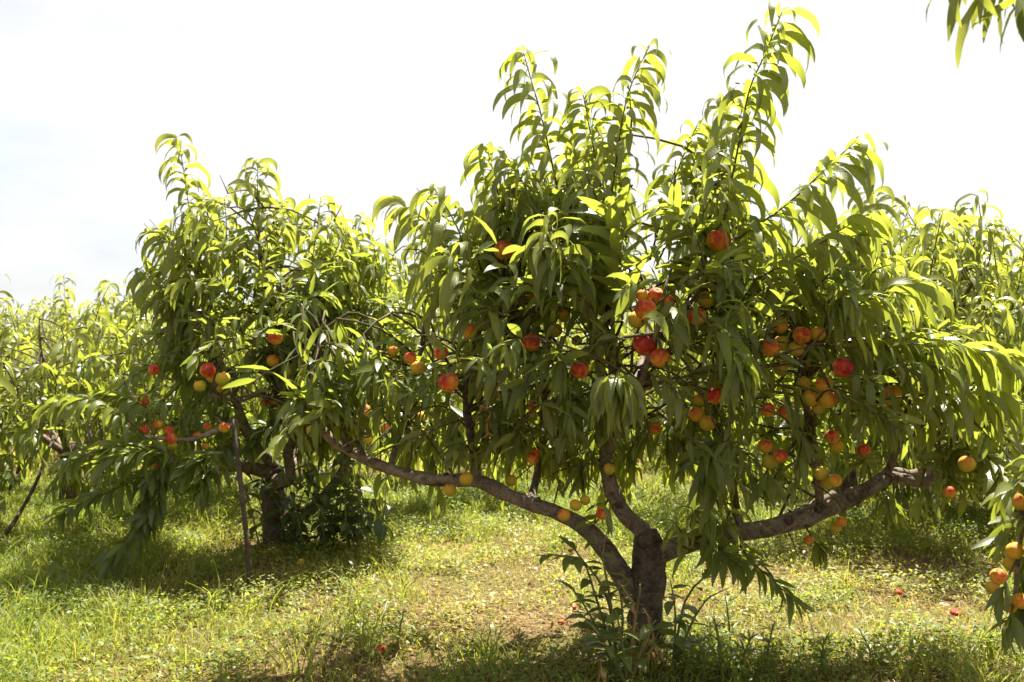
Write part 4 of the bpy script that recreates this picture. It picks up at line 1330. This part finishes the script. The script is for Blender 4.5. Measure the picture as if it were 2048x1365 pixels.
# ---------------- the near tree beyond the left edge, one leaf of which shows
ltree = Tree('peach_tree', gpt(-620, 2.6), 'near peach tree beyond the left edge, a single bright leaf tip in view')
b = ltree.base
ltree.limb([b + (0, 0, -.08), b + (0, 0, .25), b + (.02, 0, .55)], [0.09, 0.075, 0.07], 'trunk', M_trunk, 12, 0.22)
ltree.limb([b + (.02, 0, .5), b + (.3, 0, .8), P(-180, 700, 2.5), P(-70, 730, 2.45), P(-22, 755, 2.43)], [0.05, 0.035, 0.02, 0.008, 0.003])
ltree.limb([b + (.02, 0, .5), b + (-.4, .1, 1.0), b + (-.7, .2, 1.7)], [0.05, 0.035, 0.01])
ltree.limb([b + (.02, 0, .5), b + (.0, -.4, 1.0), b + (.1, -.7, 1.7)], [0.05, 0.035, 0.01])
for (x, y, az, e, sz, tn) in [(-26, 750, -1.2, -26, .15, .75), (-40, 745, -1.0, -48, .14, .6), (-70, 735, 2.6, -26, .17, .4), (-110, 725, 3.4, -26, .18, .4)]:
    ltree.lv.add(P(x, y, 2.43), az, 0.9, 0, pick_template(e), sz, tn, 2.0)
for k in range(60):
    a = RS.uniform(0, 6.28); f = RS.uniform(0, 1)
    p0 = b + np.array((-.25 + math.cos(a) * RS.uniform(.2, .7), math.sin(a) * RS.uniform(.2, .8), .7 + 1.2 * f))
    if p0[0] / p0[1] * FPX > -1600:
        continue
    ltree.fill_shoot(p0, (math.cos(a), math.sin(a), -.3 + 1.3 * f), .35, 12, .21, float(np.clip(.1 + .5 * f, 0, 1)), 0, (1 - f) * 40)
ltree.finish(n_obj=2, gaps=False, dref=2.0)


# ------------------------------------------------------------------ peaches
def peach_mesh(seed):
    r = np.random.RandomState(seed)
    nu, nv = 26, 16
    V, F = [], []
    for j in range(nv + 1):
        th = math.pi * j / nv
        for i in range(nu):
            ph = 2 * math.pi * i / nu
            x, y, z = math.sin(th) * math.cos(ph), math.sin(th) * math.sin(ph), math.cos(th)
            q = 1.0
            dphi = abs((ph - math.pi * 1.5 + math.pi) % (2 * math.pi) - math.pi)
            q -= 0.085 * math.exp(-(dphi / 0.17) ** 2) * math.sin(th) ** 0.6      # the suture
            q -= 0.30 * math.exp(-(th / 0.30) ** 2)                               # the stalk cavity
            q += 0.05 * math.exp(-((math.pi - th) / 0.22) ** 2)                    # the blunt tip
            q += 0.018 * mnoise.noise(Vector((x * 1.8 + seed * 7, y * 1.8, z * 1.8)))
            V.append((x * q, y * q * (0.97 + 0.02 * seed % 0.05), z * q * (0.94 + 0.02 * (seed % 3))))
    for j in range(nv):
        for i in range(nu):
            a = j * nu + i; b2 = j * nu + (i + 1) % nu
            F.append((a, a + nu, b2 + nu, b2))
    me = mesh_np('peach', np.array(V), np.array(F), M_peach)
    return me


PM = [peach_mesh(k) for k in range(4)]
for i, (px, py, w, d, red, clear, lab, g) in enumerate(PEACHES):
    o = bpy.data.objects.new('peach', PM[i % 4])
    COL.objects.link(o)
    o.location = P(px, py, d)
    r = 0.5 * w / FPX * d
    o.scale = (r, r, r)
    o.rotation_euler = (RS.uniform(-.5, .5), RS.uniform(-.5, .5), RS.uniform(-.9, .9))
    o.color = (red, 0, 0, 1)
    tag(o, lab, 'peach', g)

for (px, py, w, red, sq, lab) in [
    (762, 1322, 15, 0.80, 1, 'fallen red peach on bare straw at the bottom, left of the trunk'),
    (1148, 1233, 12, 0.75, 1, 'fallen red peach in weeds just left of the front trunk'),
    (1122, 1266, 12, 0.74, .8, 'fallen red peach by dry straw below the sapling'),
    (603, 1142, 11, 0.35, 1, 'fallen orange peach right of the leaning pole'),
    (1096, 1192, 10, 0.35, .9, 'fallen orange peach in the sunny middle of the grass'),
    (1695, 1179, 13, 0.80, .8, 'fallen crimson peach in sunlit grass, left of the two at right'),
    (1795, 1198, 13, 0.85, .7, 'fallen crimson peach in sunlit grass, between the other two at right'),
    (1908, 1236, 19, 1.0, .5, 'squashed red peach in shade at the right'),
]:
    d = CAM_H * FPX / (py - HOR)
    r = 0.5 * w / FPX * d * 1.25
    o = bpy.data.objects.new('peach', PM[1])
    COL.objects.link(o)
    x = (px - 1024) / FPX * d
    o.location = (x, d, float(gh(x, d)) + r * sq * 0.8 + 0.025)
    o.scale = (r, r, r * sq)
    o.rotation_euler = (0.2, 0.1, RS.uniform(-1, 1))
    o.color = (red, 0, 0, 1)
    tag(o, lab, 'peach', G0)


# ------------------------------------------------------------------ poles
def pole(pts, rad, lab, name='prop_pole'):
    pts = pts_px(pts)
    base = np.array((pts[0][0], pts[0][1], float(gh(pts[0][0], pts[0][1]))))
    pts = [base + (0, 0, -.05)] + pts[1:] if pts[0][2] - base[2] < 0.15 else [base] + pts
    me = tube_mesh(name, pts, np.linspace(rad[0], rad[1], len(pts)), M_pole, base, 8, 0.25, 0.05, knots=[(0.3, .25, .02), (0.55, .25, .02), (0.7, .3, .02)])
    o = link(name, me, None, base)
    tag(o, lab, 'pole', 'poles propping the branches')
    return o


pole([(503, 1190, 4.72), (497, 1100, 4.74), (486, 1000, 4.78), (474, 900, 4.85), (466, 840, 4.9)], (0.0135, 0.010), 'straight brown pole leaning under a branch before the left tree')
pole([(-40, 1112, 5.65), (20, 1058, 5.8), (64, 985, 6.0), (90, 925, 6.2), (108, 872, 6.4)], (0.013, 0.009), 'bent dark stick propping the far left tree, cut by the left edge')
pole([(4, 1006, 7.6), (25, 968, 7.6), (52, 915, 7.6), (60, 890, 7.6)], (0.013, 0.010), 'thin dark stick further back at the left edge')
pole([(877, 1056, 6.5), (877, 1010, 6.5), (877, 960, 6.5), (878, 860, 6.6)], (0.009, 0.008), 'thin upright stick standing in sunny grass under the left limb')


# ------------------------------------------------------------------ shrubs, saplings and weeds
def plant(name, base, label, cat, stems, leafspec, mat_stem=M_green_stem, n_obj=999, group=None, mats=None):
    """stems: lists of world points; leafspec: (count per stem, size, tone, droop)."""
    root = empty(name, base)
    tag(root, label, cat, group)
    b = np.asarray(base, float)
    rows = Leaves()
    for pts in stems:
        p, r = resample(pts, np.linspace(0.006, 0.0022, len(pts)), 0.04)
        V, F = tube_arrays(p, r, 5)
        me = bpy.data.meshes.new('stem')
        me.from_pydata([tuple(x) for x in V - b], [], [f if f[2] != f[3] else f[:3] for f in F])
        me.materials.append(mat_stem)
        link('stem', me, root)
        n, sz, tn, drp = leafspec
        tan = np.gradient(p, axis=0)
        for k in range(n):
            f = 0.22 + 0.78 * (k + .5) / n
            i = min(int(f * (len(p) - 1)), len(p) - 1)
            t = tan[i] / (np.linalg.norm(tan[i]) + 1e-9)
            a = RS.uniform(0, 6.28) if abs(t[2]) > .8 else 0
            sd = np.cross(t, (0, 0, 1)); sd = sd / (np.linalg.norm(sd) + 1e-6)
            o = sd * (1 if k % 2 else -1) + t * .7
            if abs(t[2]) > .8:
                o = np.array((math.cos(k * 2.4), math.sin(k * 2.4), .4))
            o /= np.linalg.norm(o)
            el = math.degrees(math.asin(np.clip(o[2], -1, 1))) + RS.uniform(-12, 12) - drp
            rows.add(p[i], math.atan2(-o[0], o[1]), RS.uniform(-.4, .4), 0, pick_template(el), sz * RS.uniform(.7, 1.15), float(np.clip(tn + RS.uniform(-.18, .18), 0, 1)), 0)
    A = rows.arrays()
    A = A[A[:, 2] > gh(A[:, 0], A[:, 1]) + 0.01]
    k = min(n_obj, len(A))
    M = rot_matrices(A[:, 3], A[:, 4], A[:, 5])
    for r, m3 in zip(A[:k], M[:k]):
        o = bpy.data.objects.new('leaf', (mats or ME_OV)[int(r[6])])
        COL.objects.link(o)
        o.parent = root
        o.matrix_local = Matrix([list(m3[i] * r[7]) + [r[i] - b[i]] for i in range(3)] + [[0, 0, 0, 1]])
        o.color = (r[8], 0, 0, 1)
    if len(A) > k:
        V, F, U, Tn = merge_leaves(A[k:], T_OV, b)
        o = link('foliage', mesh_np('foliage', V, F, M_bush, U, Tn), root)
        o['kind'] = 'stuff'
    return root


g0 = gpt(1235, 3.62)
plant('sapling', g0, 'broad leaved green sapling growing left of the front trunk', 'sapling',
      [[g0, P(1215, 1200, 3.6), P(1160, 1120, 3.55), P(1075, 1110, 3.5)], [g0, P(1190, 1190, 3.6), P(1165, 1120, 3.6), P(1120, 1070, 3.58)],
       [g0, P(1220, 1200, 3.55), P(1205, 1110, 3.5), P(1215, 1060, 3.5)], [g0, P(1180, 1230, 3.5), P(1140, 1170, 3.45)], [g0, P(1245, 1240, 3.55), P(1235, 1160, 3.5)], [g0, P(1190, 1260, 3.5), P(1155, 1220, 3.45)]],
      (13, 0.10, 0.55, 4))
g1 = gpt(1345, 3.66)
plant('sapling', g1, 'sparse green sapling leaning right from the foot of the front trunk', 'sapling',
      [[g1, P(1370, 1200, 3.62), P(1420, 1140, 3.6), P(1440, 1090, 3.6)], [g1, P(1350, 1230, 3.6), P(1340, 1160, 3.6)], [g1, P(1390, 1230, 3.6), P(1420, 1190, 3.55)]], (9, 0.10, 0.55, 4))
g2 = gpt(1255, 3.42)
plant('weed', g2, 'low pale green weed spreading before the foot of the front trunk', 'weed',
      [[g2, P(1200, 1270, 3.4), P(1170, 1240, 3.4)], [g2, P(1240, 1260, 3.38), P(1230, 1220, 3.36)], [g2, P(1290, 1275, 3.38), P(1310, 1240, 3.36)], [g2, P(1215, 1290, 3.35), P(1180, 1285, 3.32)]], (8, 0.095, 0.6, 10))

sb = gpt(600, 5.75)
stems = []
for k in range(26):
    a = RS.uniform(0, 6.28)
    x0 = sb + np.array((RS.uniform(-.22, .45), RS.uniform(-.15, .3), 0))
    h = RS.uniform(.25, .62)
    q = x0 + np.array((math.cos(a) * .22, math.sin(a) * .22, h))
    x0[2] = float(gh(x0[0], x0[1]))
    stems.append([x0, (x0 + q) / 2 + (0, 0, .06), q])
stems.append([sb + (.3, -.05, 0), P(700, 1010, 5.7), P(760, 1000, 5.65), P(790, 1020, 5.6)])
stems.append([sb + (.3, -.05, 0), P(690, 1040, 5.7), P(740, 1025, 5.65), P(780, 1060, 5.6)])
plant('shrub', sb, 'dark leafy shrub round the foot of the left tree', 'shrub', stems, (16, 0.12, 0.10, 25), n_obj=120)

# narrow leaved weeds
T_NA = [leaf_template(e, e - 40, 0.13, 4, 0, 0.2, 'peach') for e in E0S for k in range(PER)]
ME_NA = template_meshes(T_NA, M_bush_o, 'leaf')


def stalk(px, py, h, lean, n, sz, tone, lab):
    d = CAM_H * FPX / (py - HOR)
    g = gpt(px, d)
    h *= 0.75
    top = g + np.array((lean, RS.uniform(-.03, .03), h))
    plant('weed', g, lab, 'weed', [[g, (g + top) / 2 + (lean * -.15, 0, .0), top]], (n, sz, tone, -15), group='tall narrow leaved weeds', mats=ME_NA)


stalk(1262, 1345, 0.42, 0.03, 22, .085, .75, 'tall bright green weed with narrow leaves right against the front trunk')
for px, py, h, lab in [(1440, 1330, .24, 'feathery green weed right of the front trunk, nearest to it'), (1478, 1345, .2, 'feathery green weed at the bottom, second right of the trunk'), (1405, 1350, .2, 'short feathery weed at the very bottom, right of the trunk'),
                       (1530, 1335, .22, 'feathery green weed below the drooping dark branch'), (1460, 1290, .26, 'tallest feathery weed below the right limb'), (1385, 1310, .22, 'feathery weed close to the sparse sapling'),
                       (795, 1300, .20, 'solitary dark stalk weed standing in the bare patch left of the trunk'), (1640, 1350, .16, 'short green weed at the bottom, well right of the trunk'), (1745, 1330, .15, 'short green weed in the lower right, left of the hanging fruit')]:
    stalk(px, py, h, RS.uniform(-.05, .05), 34, .075, .6, lab)

# withered brown plants at the foot of the trunk and in the crown
g3 = gpt(1250, 3.48)
plant('withered_weed', g3, 'withered orange brown weed standing before the front trunk', 'weed',
      [[g3, P(1270, 1230, 3.46), P(1255, 1190, 3.46), P(1235, 1160, 3.46)], [g3, P(1300, 1260, 3.44), P(1285, 1215, 3.44)], [g3, P(1310, 1290, 3.42), P(1325, 1320, 3.4)]], (12, 0.055, 0.5, 30), M_dry_stem, mats=ME_DR)
g4 = gpt(1192, 3.38)
g4b = g4 + np.array((0.02, 0, .12))
plant('withered_weed', g4, 'pale tan withered leaf drooping near the bottom, left of the trunk', 'weed', [[g4, (g4 + g4b) / 2, g4b]], (3, 0.13, 0.95, 20), M_dry_stem, mats=ME_DR)


# ------------------------------------------------------------------ ground, grass, ground cover
def ground():
    def axis(lo, hi, near):
        a = list(np.linspace(-near, near, 121))
        s = 1.16
        st = 0.25
        q = near
        while q < hi:
            q += st; st *= s; a.append(q)
        q = -near; st = 0.25
        while q > lo:
            q -= st; st *= s; a.append(q)
        return np.array(sorted(a))
    xs = axis(-900, 900, 9.0)
    ys = axis(-900, 900, 9.0) + 8.0
    X, Y = np.meshgrid(xs, ys)
    Z = gh(X, Y)
    nx, ny = len(xs), len(ys)
    V = np.stack([X.ravel(), Y.ravel(), Z.ravel()], 1)
    i, j = np.meshgrid(np.arange(nx - 1), np.arange(ny - 1))
    a = (j * nx + i).ravel()
    F = np.stack([a, a + 1, a + nx + 1, a + nx], 1)
    o = link('ground', mesh_np('ground', V, F, M_ground))
    o['kind'] = 'structure'


ground()


def fbm(x, y, s, seed):
    """Cheap smooth noise, about -1..1."""
    r = np.random.RandomState(seed)
    v = np.zeros_like(x)
    amp, tot = 1.0, 0
    f = s
    for k in range(5):
        for q in range(3):
            a = r.uniform(0, 6.28); ph = r.uniform(0, 6.28)
            v += amp * np.sin((x * math.cos(a) + y * math.sin(a)) * f + ph + 1.3 * np.sin((x * math.sin(a) - y * math.cos(a)) * f * .7 + ph * 2)) / 3
        tot += amp * .62
        amp *= 0.62; f *= 1.9
    return v / tot


def scatter(n, d0, d1, rs, margin=0.75):
    """Points on the ground, even per area between two depths, in view plus a margin."""
    out = []
    u = rs.rand(n)
    d = np.sqrt(d0 ** 2 + u * (d1 ** 2 - d0 ** 2))
    x = rs.uniform(-1, 1, n) * (d * 0.53 + margin)
    return x, d


def dryness_and_shade(x, y):
    """0 lush, 1 straw: drier along the rows under the trees, browned for shade before the left tree, greener at the left."""
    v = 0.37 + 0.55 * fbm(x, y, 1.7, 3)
    v += 0.42 * np.exp(-((y - 4.9 + 0.35 * (x + 1)) / 0.9) ** 2) * (x < 0.3)  # dry strip that also paints in the brown shade before the left tree
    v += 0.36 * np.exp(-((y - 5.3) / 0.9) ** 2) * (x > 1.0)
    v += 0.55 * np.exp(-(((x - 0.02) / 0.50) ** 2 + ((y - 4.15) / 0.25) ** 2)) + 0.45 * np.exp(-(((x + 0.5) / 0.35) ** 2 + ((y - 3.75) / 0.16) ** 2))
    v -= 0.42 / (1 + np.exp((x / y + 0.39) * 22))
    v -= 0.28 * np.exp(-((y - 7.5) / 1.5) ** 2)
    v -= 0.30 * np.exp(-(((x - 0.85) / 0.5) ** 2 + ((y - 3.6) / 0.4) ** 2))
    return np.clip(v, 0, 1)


def blades(name, x, y, h, w, lean, tone, mat, label, seg=3):
    n = len(x)
    z = gh(x, y)
    a = RS.uniform(0, 2 * np.pi, n)
    la = RS.uniform(0, 2 * np.pi, n)
    b = np.stack([x, y, z - 0.005], 1)
    side = np.stack([np.cos(a), np.sin(a), np.zeros(n)], 1)
    ld = np.stack([np.cos(la), np.sin(la), np.zeros(n)], 1)
    V = np.zeros((n, 2 * seg + 1, 3))
    for k in range(seg):
        f = k / seg
        c = b + ld * (lean * f ** 1.8)[:, None] + np.array((0, 0, 1)) * (h * (f - 0.35 * f ** 3 * np.clip(lean / h, 0, 1)))[:, None]
        hw = (w * 0.5 * (1 - 0.55 * f))[:, None]
        V[:, 2 * k] = c - side * hw
        V[:, 2 * k + 1] = c + side * hw
    V[:, 2 * seg] = b + ld * lean[:, None] + np.array((0, 0, 1)) * (h * (1 - 0.35 * np.clip(lean / h, 0, 1)))[:, None]
    nv = 2 * seg + 1
    T = []
    for k in range(seg - 1):
        q = 2 * k
        T += [(q, q + 1, q + 3), (q, q + 3, q + 2)]
    q = 2 * (seg - 1)
    T.append((q, q + 1, q + 2))
    F = (np.array(T)[None] + (np.arange(n) * nv)[:, None, None]).reshape(-1, 3)
    o = link(name, mesh_np(name, V.reshape(-1, 3), F, mat, None, np.repeat(tone, nv), smooth=False))
    tag(o, label, None, None, 'stuff')
    return o


r3 = np.random.RandomState(21)
# grass, near
x, y = scatter(190000, 2.9, 8.0, r3)
dr = dryness_and_shade(x, y)
tuft = fbm(x, y, 5.0, 9)
k = r3.rand(len(x)) < np.clip(0.95 - 0.75 * dr + 0.35 * tuft, 0.16, 1) * (0.50 + 0.50 / (1 + np.exp((x / y + 0.37) * 22)))
x, y, dr, tuft = x[k], y[k], dr[k], tuft[k]
h = np.clip(0.035 + 0.085 * (1 - dr) * r3.rand(len(x)) + 0.05 * np.clip(tuft, 0, 1) * r3.rand(len(x)) + 0.09 * (x < -1.6) * r3.rand(len(x)) ** 2, 0.02, 0.3)
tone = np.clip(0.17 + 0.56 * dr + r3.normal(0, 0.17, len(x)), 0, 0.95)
blades('grass', x, y, h, 0.0032 + 0.003 * r3.rand(len(x)), h * r3.uniform(0.2, 1.0, len(x)), tone, M_grass, 'sunny yellow green grass between the peach trees')
# grass further away: broader, fewer
x, y = scatter(90000, 8.0, 30.0, r3, 2.0)
h = 0.06 + 0.12 * r3.rand(len(x))
tone = np.clip(0.30 + 0.2 * fbm(x, y, .8, 5) + r3.normal(0, 0.10, len(x)), 0, 0.8)
blades('far_grass', x, y, h, 0.010 + 0.008 * r3.rand(len(x)) + 0.0006 * y, h * r3.uniform(0.2, 0.9, len(x)), tone, M_grass, 'grass further back under the orchard rows', 2)
# long pale tufts
cx, cy = scatter(420, 3.1, 9.0, r3)
kk = r3.rand(len(cx)) < np.clip(1.0 - 1.2 * dryness_and_shade(cx, cy) + 0.5 * (cx < -1.2), .04, 1)
cx, cy = cx[kk], cy[kk]
x = np.repeat(cx, 22) + r3.normal(0, 0.035, len(cx) * 22)
y = np.repeat(cy, 22) + r3.normal(0, 0.035, len(cx) * 22)
h = r3.uniform(0.10, 0.26, len(x))
blades('grass_tufts', x, y, h, 0.0035 + 0.0035 * r3.rand(len(x)), h * r3.uniform(0.2, 1.1, len(x)), np.clip(0.22 + r3.normal(0, .1, len(x)), 0, .7), M_grass, 'longer arching grass tufts, thickest at the left', 4)
# straw lying about
x, y = scatter(95000, 2.9, 9.0, r3)
dr = dryness_and_shade(x, y)
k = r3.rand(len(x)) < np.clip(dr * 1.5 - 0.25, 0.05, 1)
x, y = x[k], y[k]
h = r3.uniform(0.004, 0.035, len(x))
blades('straw', x, y, h, 0.003 + 0.003 * r3.rand(len(x)), r3.uniform(0.05, 0.16, len(x)), np.clip(0.82 + r3.normal(0, .09, len(x)), .55, 1), M_grass, 'dry straw lying on the bare patches', 2)


def cover(name, n, d0, d1, hmin, hmax, s0, s1, label, keepfn, tonefn):
    """Small weed leaves, four points each, tilted every way."""
    x, y = scatter(n, d0, d1, r3)
    k = r3.rand(n) < keepfn(x, y)
    x, y = x[k], y[k]
    n = len(x)
    z = gh(x, y) + r3.uniform(hmin, hmax, n)
    a = r3.uniform(0, 2 * np.pi, n)
    el = r3.normal(0.1, 0.45, n)
    L = r3.uniform(s0, s1, n)
    d = np.stack([np.cos(a) * np.cos(el), np.sin(a) * np.cos(el), np.sin(el)], 1)
    s = np.stack([-np.sin(a), np.cos(a), r3.normal(0, .3, n)], 1)
    p = np.stack([x, y, z], 1)
    V = np.stack([p, p + d * (L * .45)[:, None] - s * (L * .24)[:, None], p + d * L[:, None] - np.array((0, 0, 1)) * (L * .15)[:, None], p + d * (L * .45)[:, None] + s * (L * .24)[:, None]], 1)
    F = (np.arange(n) * 4)[:, None] + np.array((0, 1, 2, 3))[None]
    o = link(name, mesh_np(name, V.reshape(-1, 3), F, M_grass, None, np.repeat(np.clip(tonefn(x, y, n), 0, 1), 4), smooth=False))
    tag(o, label, None, None, 'stuff')


cover('ground_cover', 320000, 2.9, 8.5, 0.004, 0.095, 0.012, 0.032, 'small leaved weeds covering the orchard floor',
      lambda x, y: np.clip(0.60 - 0.55 * dryness_and_shade(x, y) + 1.1 * fbm(x, y, 6.5, 31), .05, 1),
      lambda x, y, n: 0.08 + 0.34 * dryness_and_shade(x, y) + r3.normal(0, .07, n))
cover('fallen_leaves', 22000, 2.9, 8.5, 0.003, 0.03, 0.012, 0.040, 'withered leaves lying among straw under the trees',
      lambda x, y: np.clip(dryness_and_shade(x, y) * 1.2 - .35, .02, 1), lambda x, y, n: 0.97 + r3.normal(0, .09, n))
print('leaves done')
